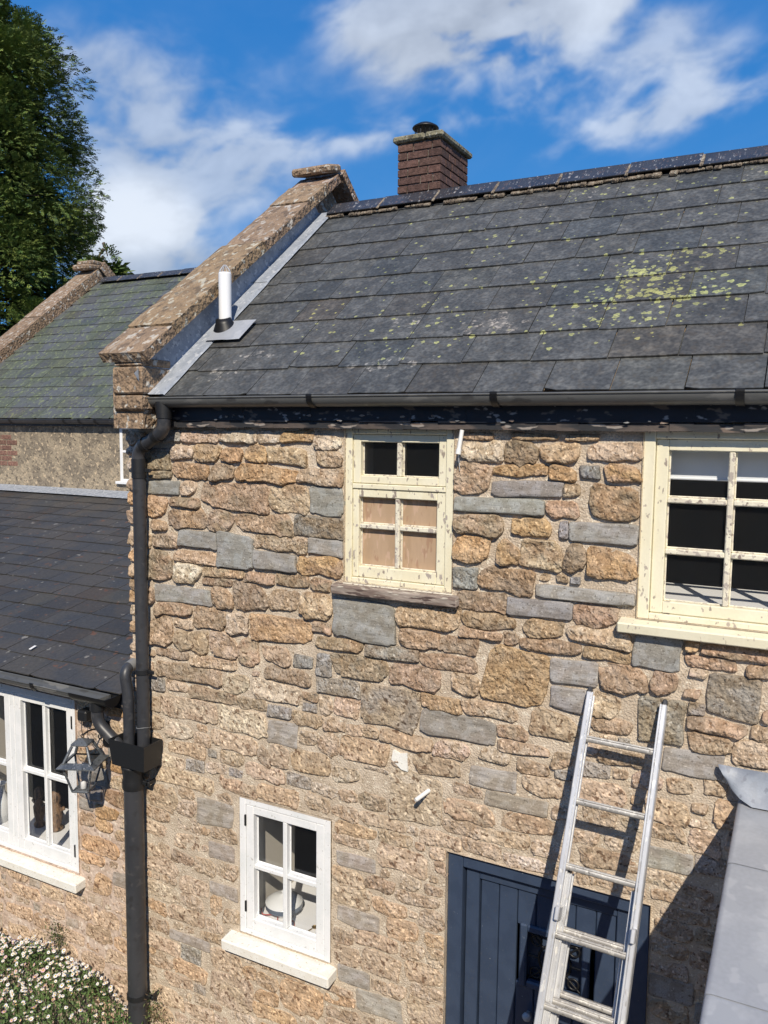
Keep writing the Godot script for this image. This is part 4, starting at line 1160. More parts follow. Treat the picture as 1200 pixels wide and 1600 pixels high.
func main_roof(H):
	var run := EAVE_Z - RIDGE_Z
	var rise := RIDGE_Y - EAVE_Y
	var ang := atan2(rise, run)
	var up := Vector3(0, sin(ang), -cos(ang))
	var nn := Vector3(0, cos(ang), sin(ang))
	var t := Transform3D(Basis(Vector3.RIGHT, up, nn), Vector3(0, EAVE_Y, EAVE_Z))
	var L := sqrt(run * run + rise * rise)
	var deck := MB.new()
	deck.xbox(t * Transform3D(Basis(), Vector3((-3.6 + HX1) * 0.5, L * 0.5 + 0.02, -0.035)), Vector3(HX1 + 3.6, L - 0.04, 0.06))
	# rear slope
	var t2 := Transform3D(Basis(Vector3.LEFT, Vector3(0, sin(ang), cos(ang)), Vector3(0, cos(ang), -sin(ang))), Vector3(0, EAVE_Y, 2.0 * RIDGE_Z - EAVE_Z))
	deck.xbox(t2 * Transform3D(Basis(), Vector3(-(-3.6 + HX1) * 0.5, L * 0.5, -0.02)), Vector3(HX1 + 3.6, L, 0.05))
	var roof := obj("roof", deck, M.deck, H)
	slates(roof, t, -3.47, 1.35, 9, 0.262, 0.335, M.lichen_slate, 0.0, func(_x, _s): return true)
	# top course cut short under the ridge
	for k in 15:
		var a := -3.47 + k * 0.33 - 0.16
		obj("slate", slate_mesh(t, maxf(a, -3.47) + 0.002, a + 0.326, 9 * 0.262 - 0.01, 0.06, 0.002, true), M.lichen_slate, roof)
	ridge_tiles(roof, -3.44, HX1, RIDGE_Y + 0.075, RIDGE_Z, ang, 0.455)
	# broken bedding under the ridge tiles
	var bed := MB.new()
	for k in 90:
		var x := -3.42 + k * 0.052
		var w := rnd(0.04, 0.07)
		if rng.randf() < 0.13: continue
		bed.xbox(t * Transform3D(Basis(Vector3.BACK, rnd(-0.15, 0.15)), Vector3(x, L - 0.125 + rnd(-0.012, 0.012), 0.030)), Vector3(w, rnd(0.03, 0.055), rnd(0.012, 0.024)), 0.005)
	obj("ridge_bedding", bed, M.ridge_mortar, roof)
	# lead flashing against the parapet: upstand, turn and apron, in two lengths
	for q in [[0.0, 1.35], [1.33, L - 0.05]]:
		var ld := MB.new()
		var rows := []
		var prof := [[-3.560, 0.185], [-3.556, 0.11], [-3.552, 0.045], [-3.535, 0.034], [-3.47, 0.033], [-3.425, 0.034], [-3.418, 0.026]]
		var ns := 16
		for r in ns + 1:
			var s := lerpf(q[0], q[1], float(r) / ns)
			var row := []
			for p in prof:
				row.append(t * Vector3(p[0] + 0.002 * nrel.get_noise_2d(s * 900.0, p[1] * 4000.0), s, p[1] + (0.004 if q[0] > 1.0 else 0.0) + 0.003 * nrel.get_noise_2d(s * 700.0 + 50.0, p[0] * 2000.0)))
			rows.append(row)
		ld.sheet(rows)
		ld.smooth_from(0, 0)
		obj("lead_flashing", ld, M.lead_old_shaded, roof)
	# parapet wall, kneeler and coping on the gable
	var pw := MB.new()
	pw.prism(PackedVector2Array([Vector2(-0.2, 0.33), Vector2(1.93, 1.94), Vector2(3.9, 0.3), Vector2(3.9, 0.0), Vector2(-0.2, 0.0)]), Transform3D(Basis(Vector3(0, 0, -1), Vector3(0, 1, 0), Vector3(1, 0, 0)), Vector3(-3.80, 0, 0)), 0.238)
	obj("gable_parapet", pw, M.coping, H)
	coping_run(H, -3.84, -3.478, 0.28, 0.450, -1.93, 2.05, 0.072, [0.0, 0.115, 0.54, 0.80, 0.925, 1.0], 0.0)
	# the far slope of the coping
	coping_run(H, -3.478, -3.84, 2.0 * RIDGE_Z - 0.2, 0.55, -1.97, 2.05, 0.072, [0.0, 0.5, 1.0], 0.0)
	var ap := MB.new()
	ap.xbox(Transform3D(Basis(Vector3.RIGHT, 0.25), Vector3(-3.66, 2.075, -1.88)), Vector3(0.36, 0.062, 0.20), 0.015)
	obj("apex_stone", ap, M.coping, H)
	var kn := MB.new()
	kn.box(Vector3(-3.765, 0.372, -0.03), Vector3(-3.545, 0.416, 0.224), 0.006)
	kn.box(Vector3(-3.775, 0.205, -0.03), Vector3(-3.540, 0.366, 0.232), 0.010)
	kn.box(Vector3(-3.770, 0.112, -0.03), Vector3(-3.545, 0.197, 0.228), 0.008)
	kn.hexa([Vector3(-3.875, 0.03, -0.05), Vector3(-3.875, 0.035, 0.015), Vector3(-3.60, 0.035, 0.015), Vector3(-3.60, 0.03, -0.05),
		Vector3(-3.875, 0.111, -0.05), Vector3(-3.768, 0.111, 0.222), Vector3(-3.548, 0.111, 0.222), Vector3(-3.548, 0.111, -0.05)])
	kn.col = Color(1.15, 1.08, 0.98)
	obj("kneeler_stone", kn, M.coping, H)
	# flue terminal through the slates
	var fp := t * Vector3(-3.40, 0.72, 0.03)
	fp = hit(354, 517, 0, -3.42)
	var s_f := (fp - t.origin).dot(up)
	var fl := MB.new()
	var fb := t * Vector3(-3.42, s_f, 0.03)
	fl.lathe([Vector2(0.0, 0.03), Vector2(0.041, 0.03), Vector2(0.041, 0.031), Vector2(0.0415, 0.34), Vector2(0.0405, 0.346), Vector2(0.038, 0.352), Vector2(0.0, 0.353)], Transform3D(Basis(), fb), 24)
	var flue := obj("flue_pipe", fl, M.flue, roof)
	flue.set_meta("label", "short white flue pipe with a wire cage on top")
	var cg := MB.new()
	for k in 10:
		var an := TAU * k / 10.0
		var d := Vector3(cos(an), 0, sin(an))
		cg.tube([fb + d * 0.036 + Vector3(0, 0.352, 0), fb + d * 0.034 + Vector3(0, 0.365, 0), fb + d * 0.008 + Vector3(0, 0.40, 0)], 0.0022, 5)
	obj("flue_cage", cg, M.lead, roof)
	var cn := MB.new()
	cn.lathe([Vector2(0.112, -0.075), Vector2(0.09, -0.02), Vector2(0.056, 0.04), Vector2(0.048, 0.065), Vector2(0.0, 0.065)], Transform3D(Basis(Vector3.RIGHT, ang * 0.55), fb), 24)
	obj("flue_collar", cn, M.iron, roof)
	var ls := MB.new()
	var rows2 := []
	for r in 7:
		var row := []
		for k in 7:
			var X := lerpf(-3.47, -3.20, k / 6.0)
			var s := lerpf(s_f - 0.17, s_f + 0.06, r / 6.0)
			row.append(t * Vector3(X, s, 0.047 + 0.003 * nrel.get_noise_2d(X * 900.0, s * 900.0)))
		rows2.append(row)
	ls.sheet(rows2)
	obj("flue_slate", ls, M.lead, roof)

func brick_face(parent: Node, origin: Vector3, ux: Vector3, un: Vector3, w: float, h: float, start: int):
	var bh := 0.056
	var j := 0.008
	var rows := int(h / (bh + j)) + 1
	bh = h / rows - j
	for r in rows:
		var x := 0.0
		var half := (r + start) % 2 == 1
		var first := true
		while x < w - 0.01:
			var bw := rnd(0.07, 0.10) if (half and first) else rnd(0.10, 0.19)
			first = false
			bw = minf(bw, w - x)
			if w - x - bw < 0.05: bw = w - x
			var mb := MB.new()
			var l := rnd(0.75, 1.2)
			var g := rnd(0.0, 1.0)
			mb.col = Color(lerpf(0.105, 0.135, g) * l, lerpf(0.060, 0.075, g) * l, lerpf(0.049, 0.060, g) * l) * (1.0 / 0.62)
			var a := x + (j * 0.5 if x > 0.001 else 0.0)
			var b := x + bw - (j * 0.5 if x + bw < w - 0.001 else 0.0)
			var c := origin + ux * ((a + b) * 0.5) + Vector3.UP * (r * (bh + j) + bh * 0.5) + un * rnd(-0.002, 0.002)
			mb.xbox(Transform3D(Basis(ux, Vector3.UP, un), c), Vector3(b - a - 0.001, bh * rnd(0.95, 1.0), 0.03), 0.0025)
			obj("brick", mb, M.brick, parent)
			x += bw

func chimney(H):
	var x0 := -2.918
	var x1 := -2.562
	var zf := -1.86
	var zb := -2.40
	var y0 := 1.50
	var y1 := 2.165
	var core := MB.new()
	core.box(Vector3(x0 + 0.012, y0 - 0.1, zb + 0.012), Vector3(x1 - 0.012, y1 + 0.004, zf - 0.012))
	var C := obj("chimney", core, M.chimney_joint, H)
	C.set_meta("label", "dark red brick chimney with a mossy slab cap")
	brick_face(C, Vector3(x0 + 0.001, y0, zf - 0.014), Vector3.RIGHT, Vector3.BACK, x1 - x0 - 0.002, y1 - y0, 0)
	brick_face(C, Vector3(x1 - 0.014, y0, zf - 0.016), Vector3.FORWARD, Vector3.RIGHT, zf - zb - 0.03, y1 - y0, 1)
	brick_face(C, Vector3(x0 + 0.014, y0, zb + 0.016), Vector3.BACK, Vector3.LEFT, zf - zb - 0.03, y1 - y0, 1)
	brick_face(C, Vector3(x1 - 0.001, y0, zb + 0.014), Vector3.LEFT, Vector3.FORWARD, x1 - x0 - 0.002, y1 - y0, 0)
	# cap slabs
	var xm := x0 + (x1 - x0) * 0.66
	for q in [[x0 - 0.032, xm - 0.003], [xm + 0.003, x1 + 0.028]]:
		var cp := MB.new()
		cp.box(Vector3(q[0], y1 + 0.004, zb - 0.03), Vector3(q[1], y1 + 0.052 + rnd(-0.003, 0.003), zf + 0.032), 0.012)
		obj("cap_slab", cp, M.cap, C)
	# cowl: disc on legs over the flue
	var cw := MB.new()
	var cc := Vector3(-2.80, y1 + 0.05, -2.10)
	cw.lathe([Vector2(0.0, 0.115), Vector2(0.098, 0.118), Vector2(0.104, 0.126), Vector2(0.098, 0.136), Vector2(0.06, 0.158), Vector2(0.0, 0.165)], Transform3D(Basis(), cc), 28)
	for k in 5:
		var an := TAU * k / 5.0 + 0.4
		cw.tube([cc + Vector3(cos(an) * 0.075, 0.0, sin(an) * 0.075), cc + Vector3(cos(an) * 0.078, 0.12, sin(an) * 0.078)], 0.005, 6)
	for k in 16:
		var an := TAU * k / 16.0
		cw.tube([cc + Vector3(cos(an) * 0.083, 0.03, sin(an) * 0.083), cc + Vector3(cos(an) * 0.083, 0.118, sin(an) * 0.083)], 0.0015, 4)
	obj("cowl", cw, M.iron, C)

# ------------------------------------------------------------ lean-to
const LE_Y := -1.742
const LE_Z := 0.085
func lean_to():
	var H := thing("lean_to", "low lean-to wing with a shallow dark slate roof and white casements", "extension", Vector3(-6.0, GY, -1.9))
	var sheet := wall_sheet(-9.0, HX0, GY, LE_Y - 0.03, OPEN_LEAN, 0.035, 0.0)
	outer_reveal_into(sheet, OPEN_LEAN[0], -0.1)
	var wall := obj("wall", sheet, M.limewash, H)
	var st := lay_stones(-6.3, HX0 - 0.006, -4.2, LE_Y - 0.05, OPEN_LEAN + [[-5.9, -4.36, -3.26, -3.12]], stone_views(), HX0 - 0.006, 0.005)
	build_stones(st, wall, 120, 0.011, 0.005, -2.5, -3.2, 0.0, Color(1.03, 0.98, 0.94), 0.75)
	room(H, -9.0, -4.2, -4.55, -1.86, -0.60, -2.4, OPEN_LEAN, M.room_pale)
	var rv := MB.new()
	reveal_into(rv, OPEN_LEAN[0], -0.1, -0.60)
	obj("window_reveal", rv, M.plaster, H)
	var o = OPEN_LEAN[0]
	var sl := MB.new()
	sl.box(Vector3(o[0] + 0.002, o[2] - 0.03, -0.62), Vector3(o[1] - 0.002, o[2] + 0.03, -0.097), 0.004)
	obj("inner_sill", sl, M.plaster_white, H)
	# window: two casements with a mullion
	var f := MB.new()
	frame_into(f, o[0], o[1], o[2], o[3], 0.04, 0.04, 0.05, 0.03, -0.095, 0.004)
	f.box(Vector3(-5.108, o[2] + 0.03, -0.09), Vector3(-5.058, o[3] - 0.05, 0.0), 0.004)
	var w := obj("window", f, M.white, H)
	sash(w, -5.056, o[1] - 0.042, o[2] + 0.032, o[3] - 0.052, 0.06, 0.062, 0.05, 0.085, [0.5], [0.5], 0.028, -0.06, -0.002, M.white, M.white)
	sash(w, o[0] + 0.042, -5.110, o[2] + 0.032, o[3] - 0.052, 0.06, 0.06, 0.05, 0.085, [0.5], [0.5], 0.028, -0.06, -0.002, M.white, M.white)
	for hy in [o[3] - 0.17, o[2] + 0.16]:
		var hg := MB.new()
		hg.box(Vector3(o[1] - 0.048, hy - 0.045, -0.001), Vector3(o[1] - 0.036, hy + 0.045, 0.010), 0.002)
		obj("hinge", hg, M.iron, w)
	var s := MB.new()
	s.xbox(Transform3D(Basis(Vector3.RIGHT, 0.07), Vector3(-5.17, o[2] - 0.055, 0.02)), Vector3(1.60, 0.07, 0.145), 0.008)
	obj("sill", s, M.cream_stone, w)
	# roof
	var a := deg_to_rad(13.5)
	var up := Vector3(0, sin(a), -cos(a))
	var nn := Vector3(0, cos(a), sin(a))
	var t := Transform3D(Basis(Vector3.RIGHT, up, nn), Vector3(0, LE_Y, LE_Z))
	var L := 3.98
	var deck := MB.new()
	deck.xbox(t * Transform3D(Basis(), Vector3(-8.4, L * 0.5 + 0.02, -0.035)), Vector3(9.0, L - 0.04, 0.06))
	var fa := MB.new()
	fa.box(Vector3(-12.5, LE_Y - 0.10, 0.02), Vector3(-3.93, LE_Y - 0.01, 0.045))
	obj("fascia_board", fa, M.fascia, H)
	var roof := obj("roof", deck, M.deck, H)
	slates(roof, t, -12.0, -3.905, 17, 0.232, 0.30, M.slate_lean, 0.08, func(x, sv): return x > -5.7 - 1.45 * sv and x < -3.9 - 0.97 * sv + 1.1, 0.003)
	# lead along the top, dressed up the rendered wall
	var ld := MB.new()
	var rows := []
	for r in 20:
		var X := -12.0 + r * 0.45
		var row := []
		for q in [[-0.30, 0.034], [-0.16, 0.037], [-0.03, 0.040], [0.0, 0.055], [0.012, 0.15]]:
			row.append(t * Vector3(X, L + q[0] + 0.01 * nrel.get_noise_2d(X * 500.0, q[0] * 900.0), q[1] + 0.006 * nrel.get_noise_2d(X * 700.0, q[0] * 300.0)))
		rows.append(row)
	rows.reverse()
	ld.sheet(rows)
	obj("lead_flashing", ld, M.lead_old_shaded, roof)
	# a slipped scrap of pale slate clip and rusty leaf litter stains are marks on the roof
	var clip := MB.new()
	clip.xbox(t * Transform3D(Basis(Vector3.BACK, 0.1), Vector3(hit(55, 1018, 2, -0.22).x, 0.30, 0.036)), Vector3(0.022, 0.06, 0.003), 0.001)
	obj("slate_clip", clip, M.white_tube, roof)
	gutter(H, -9.0, -4.0, LE_Y + 0.0, 0.135, 0.056, [-4.62, -5.6, -6.6], M.pvc_grey)
	# outlet union at the end of the gutter
	var u := MB.new()
	var rows2 := []
	for k in 15:
		var th := PI * k / 14.0
		rows2.append([Vector3(-4.26, LE_Y + 0.006 - sin(th) * 0.066, 0.135 + cos(th) * 0.068), Vector3(-3.93, LE_Y + 0.006 - sin(th) * 0.066, 0.135 + cos(th) * 0.068)])
	u.sheet(rows2)
	var pl := PackedVector2Array()
	for k in 15: pl.append(Vector2(-cos(PI * k / 14.0) * 0.068, -sin(PI * k / 14.0) * 0.066))
	u.prism(pl, Transform3D(Basis(Vector3(0, 0, -1), Vector3(0, 1, 0), Vector3(1, 0, 0)), Vector3(-3.935, LE_Y + 0.006, 0.135)), 0.008)
	obj("gutter_union", u, M.iron, H)

# ------------------------------------------------------------ the rendered house behind
func far_house():
	var H := thing("rendered_house", "rear house with weathered render, mossy slate roof and stone gable coping", "house", Vector3(-9.5, GY, -6.7))
	var zw := -3.72
	var x0 := -11.45
	var x1 := -6.6
	var wm := MB.new()
	wm.box(Vector3(x0, GY, zw - 6.0), Vector3(x1 + 3.0, 0.05, zw))
	wm.prism(PackedVector2Array([Vector2(0.0, 0.0), Vector2(3.0, 2.35), Vector2(6.0, 0.0)]), Transform3D(Basis(Vector3(0, 0, -1), Vector3(0, 1, 0), Vector3(1, 0, 0)), Vector3(x0, 0.04, zw)), 0.3)
	var wall := obj("wall", wm, M.render, H)
	# bricks left bare at the edge of the render
	for r in 6:
		for k in 4:
			var bw := 0.20
			var xa := hit(0, 690, 2, zw).x - 0.50 + k * 0.215 + (0.1 if r % 2 == 1 else 0.0)
			if xa > hit(16, 700, 2, zw).x: continue
			var mb := MB.new()
			var l := rnd(0.8, 1.15)
			mb.col = Color(0.24 * l, 0.135 * l, 0.105 * l) * (1.0 / 0.62)
			var yb := hit(0, 727, 2, zw).y + r * 0.072
			mb.box(Vector3(xa, yb, zw - 0.03), Vector3(xa + bw, yb + 0.062, zw + 0.006 + rnd(-0.002, 0.002)), 0.005)
			obj("brick", mb, M.brick, wall)
	# edge of a white window at the house corner
	var wx0 := hit(188, 700, 2, zw).x
	var wx1 := wx0 + 0.62
	var wy0 := hit(195, 752, 2, zw).y
	var f := MB.new()
	frame_into(f, wx0, wx1, wy0, 0.02, 0.045, 0.045, 0.03, 0.03, zw - 0.02, zw + 0.012)
	f.box(Vector3(wx0 - 0.05, wy0 - 0.035, zw - 0.02), Vector3(wx1 + 0.05, wy0, zw + 0.05), 0.004)
	f.box(Vector3(wx0 + 0.27, wy0 + 0.03, zw - 0.015), Vector3(wx0 + 0.30, -0.01, zw + 0.008), 0.003)
	f.box(Vector3(wx0 + 0.046, wy0 + 0.36, zw - 0.015), Vector3(wx0 + 0.269, wy0 + 0.39, zw + 0.008), 0.003)
	var win := obj("window", f, M.white, H)
	pane(win, wx0 + 0.04, wx1 - 0.04, wy0 + 0.02, 0.0, zw + 0.004)
	# roof
	var ey := 0.105
	var ez := zw + 0.13
	var ang := deg_to_rad(37.5)
	var up := Vector3(0, sin(ang), -cos(ang))
	var nn := Vector3(0, cos(ang), sin(ang))
	var L := 3.98
	var t := Transform3D(Basis(Vector3.RIGHT, up, nn), Vector3(0, ey, ez))
	var deck := MB.new()
	deck.xbox(t * Transform3D(Basis(), Vector3(-8.6, L * 0.5, -0.04)), Vector3(5.3, L, 0.06))
	var rz := ez - cos(ang) * L
	var ry := ey + sin(ang) * L
	var t2 := Transform3D(Basis(Vector3.LEFT, Vector3(0, sin(ang), cos(ang)), Vector3(0, cos(ang), -sin(ang))), Vector3(0, ey, 2.0 * rz - ez))
	deck.xbox(t2 * Transform3D(Basis(), Vector3(8.6, L * 0.5, -0.04)), Vector3(5.3, L, 0.06))
	var roof := obj("roof", deck, M.deck, H)
	slates(roof, t, -11.2, -6.0, 16, 0.245, 0.33, M.slate_far, 0.05, func(x, sv): return x < -7.0 - 0.25 * sv, 0.003)
	ridge_tiles(roof, -11.1, -6.2, ry + 0.085, rz, ang, 0.455)
	gutter(H, -11.6, -6.6, ey - 0.004, zw + 0.10, 0.055, [hit(20, 655, 2, zw + 0.1).x, hit(104, 655, 2, zw + 0.1).x, hit(128, 655, 2, zw + 0.1).x, hit(153, 655, 2, zw + 0.1).x], M.pvc)
	var fs := MB.new()
	fs.box(Vector3(-11.5, 0.02, zw + 0.002), Vector3(-6.6, 0.10, zw + 0.03))
	obj("fascia_board", fs, M.fascia, H)
	# gable coping at the far end
	coping_run(H, -11.62, -11.2, ez + 0.12, ey + 0.10, rz + 0.02, ry + 0.24, 0.18, [0.0, 0.12, 0.36, 0.62, 0.86, 1.0], 0.0)
	coping_run(H, -11.2, -11.62, 2.0 * rz - ez - 0.1, ey + 0.10, rz - 0.02, ry + 0.24, 0.18, [0.0, 0.5, 1.0], 0.0)
	var pw := MB.new()
	pw.prism(PackedVector2Array([Vector2(-0.1, 0.10), Vector2(ez - rz, ry + 0.10), Vector2(2.0 * (ez - rz), 0.10), Vector2(2.0 * (ez - rz), -0.3), Vector2(-0.1, -0.3)]), Transform3D(Basis(Vector3(0, 0, -1), Vector3(0, 1, 0), Vector3(1, 0, 0)), Vector3(-11.52, 0, ez)), 0.28)
	obj("gable_parapet", pw, M.coping, H)
	var ap := MB.new()
	ap.xbox(Transform3D(Basis(Vector3.RIGHT, 0.15), Vector3(-11.41, ry + 0.26, rz + 0.08)), Vector3(0.40, 0.10, 0.34), 0.03)
	ap.xbox(Transform3D(Basis(), Vector3(-11.41, ry + 0.335, rz + 0.03)), Vector3(0.40, 0.07, 0.22), 0.02)
	obj("apex_stone", ap, M.coping, H)

# ------------------------------------------------------------ lead-roofed porch
func porch():
	var P := thing("porch", "porch with a flat grey lead roof beside the navy door", "porch", Vector3(0.8, GY, 0.9))
	var x0 := -0.2
	var x1 := 2.2
	var z1 := 1.9
	var y_at := func(z: float) -> float: return -1.634 - 0.111 * z
	var body := MB.new()
	body.box(Vector3(x0 + 0.05, GY, 0.05), Vector3(x1 - 0.05, -1.89, z1 - 0.05))
	obj("wall", body, M.mortar, P)
	# lead sheets lapped across the fall, edge turned down
	var cuts := [0.0, 0.52, 1.25, z1]
	for i in 3:
		var mb := MB.new()
		var rows := []
		var ns := 12
		for r in ns + 1:
			var z := lerpf(cuts[i] - (0.06 if i > 0 else 0.0), cuts[i + 1], float(r) / ns)
			var lap := 0.004 * (2 - i) 
			var row := []
			for X in [x0 - 0.012, x0 - 0.012, x0 - 0.006, x0 + 0.01, x0 + 0.12, x0 + 0.3, 0.4, 0.8, 1.4, x1]:
				var k := row.size()
				var y: float = y_at.call(z) + lap + 0.004 * nrel.get_noise_2d(X * 260.0, z * 260.0) + 0.0015 * nrel.get_noise_2d(X * 900.0, z * 900.0)
				if k == 0: y -= 0.12
				elif k == 1: y -= 0.02
				elif k == 2: y -= 0.004
				row.append(Vector3(X, y, z))
			rows.append(row)
		rows.reverse()
		mb.sheet(rows)
		mb.smooth_from(0, 0)
		obj("lead_sheet", mb, M.lead, P)
	# upstand against the house wall, its end dressed round in a curve
	var us := MB.new()
	var rows2 := []
	for k in 22:
		var f := k / 21.0
		var X := lerpf(-0.30, x1, pow(f, 1.7))
		var e := clampf((X + 0.30) / 0.14, 0.0, 1.0)
		var bulge := 0.055 * sin(clampf((X + 0.30) / 0.16, 0.0, 1.0) * PI * 0.5)
		var row := []
		for q in 9:
			var g := q / 8.0
			var top := -1.478
			var low := lerpf(-1.50, -1.625, sqrt(e))
			var y := lerpf(top, low, g)
			var z := 0.035 + bulge * g * g + (0.03 * sin(g * PI) * (1.0 - e))
			row.append(Vector3(X + 0.02 * g * (1.0 - e), y + 0.002 * nrel.get_noise_2d(X * 700.0, g * 300.0), z))
		rows2.append(row)
	us.sheet(rows2)
	us.smooth_from(0, 0)
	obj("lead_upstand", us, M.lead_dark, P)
	var tr := MB.new()
	tr.box(Vector3(x0 + 0.0, -2.05, 0.04), Vector3(x0 + 0.03, -1.86, z1))
	tr.box(Vector3(x0 + 0.03, -2.02, z1 - 0.05), Vector3(x1, -1.88, z1 - 0.01))
	obj("fascia_board", tr, M.white, P)

# ------------------------------------------------------------ ladder
func ladder():
	var T := hit(916, 1079, 2, 0.042)
	var d := Vector3(-0.0214, -1.0, 0.4927).normalized()
	var up := Vector3(0, -d.z, d.y) # towards the wall side is minus
	var n := d.cross(Vector3.RIGHT).normalized()
	if n.z < 0: n = -n
	var xr := n.cross(-d).normalized()
	if xr.x < 0: xr = -xr
	var b := Basis(xr, -d, n)
	var len := (T.y - GY) / -d.y
	var L := thing("ladder", "aluminium extension ladder leaning on the stone wall over the door", "ladder", Vector3(T.x + 0.17, GY, T.z + len * d.z))
	var W := 0.3475
	# [start, sideways inset, depth offset, first rung]
	var secs := [[0.0, 0.0, 0.0, 0.22], [0.82, 0.022, -0.050, 0.22 + 3 * 0.286 - 0.02], [1.10, 0.040, -0.098, 0.22 + 3 * 0.286 + 0.24]]
	for si in 3:
		var s = secs[si]
		for side in 2:
			var mb := MB.new()
			var x: float = s[1] + 0.014 if side == 0 else W + 0.014 - s[1]
			var c: Vector3 = T + xr * x + n * (s[2] - 0.028) + d * ((s[0] + len) * 0.5)
			var ll: float = len - s[0]
			# channel section: web and two flanges
			mb.xbox(Transform3D(b, c), Vector3(0.022, ll, 0.058), 0.004)
			var inner := 1.0 if side == 0 else -1.0
			mb.xbox(Transform3D(b, c + xr * inner * 0.016 + n * 0.024), Vector3(0.009, ll, 0.009), 0.002)
			mb.xbox(Transform3D(b, c + xr * inner * 0.016 - n * 0.024), Vector3(0.009, ll, 0.009), 0.002)
			obj("rail", mb, M.alu, L)
			var e := MB.new()
			e.xbox(Transform3D(b, T + xr * x + n * (s[2] - 0.028) + d * (s[0] - 0.010)), Vector3(0.020, 0.028, 0.052), 0.005)
			obj("end_cap", e, M.pvc, L)
		var r: float = s[3]
		while r < len - 0.1:
			var mb := MB.new()
			var p: Vector3 = T + d * r + n * (s[2] - 0.026)
			mb.tube([p + xr * (s[1] + 0.02), p + xr * (W + 0.008 - s[1])], 0.0155, 10)
			mb.xbox(Transform3D(b, p + xr * (W + 0.028) * 0.5 + n * 0.006 - d * 0.010), Vector3(W - 2.0 * s[1] - 0.02, 0.010, 0.026), 0.003)
			obj("rung", mb, M.rung, L)
			r += 0.286
	for q in [[0.99, 0.034], [0.99, W + 0.014]]:
		var hk := MB.new()
		hk.xbox(Transform3D(b, T + d * q[0] + xr * q[1] + n * 0.0), Vector3(0.02, 0.06, 0.07), 0.004)
		obj("guide_bracket", hk, M.alu, L)

# ------------------------------------------------------------ drainpipes
func bend(a: Vector3, c: Vector3, e: Vector3, r: float) -> Array:
	var out := []
	var p := c + (a - c).normalized() * r
	var q := c + (e - c).normalized() * r
	for k in 7:
		var t := k / 6.0
		out.append(p.lerp(c, t).lerp(c.lerp(q, t), t))
	return out

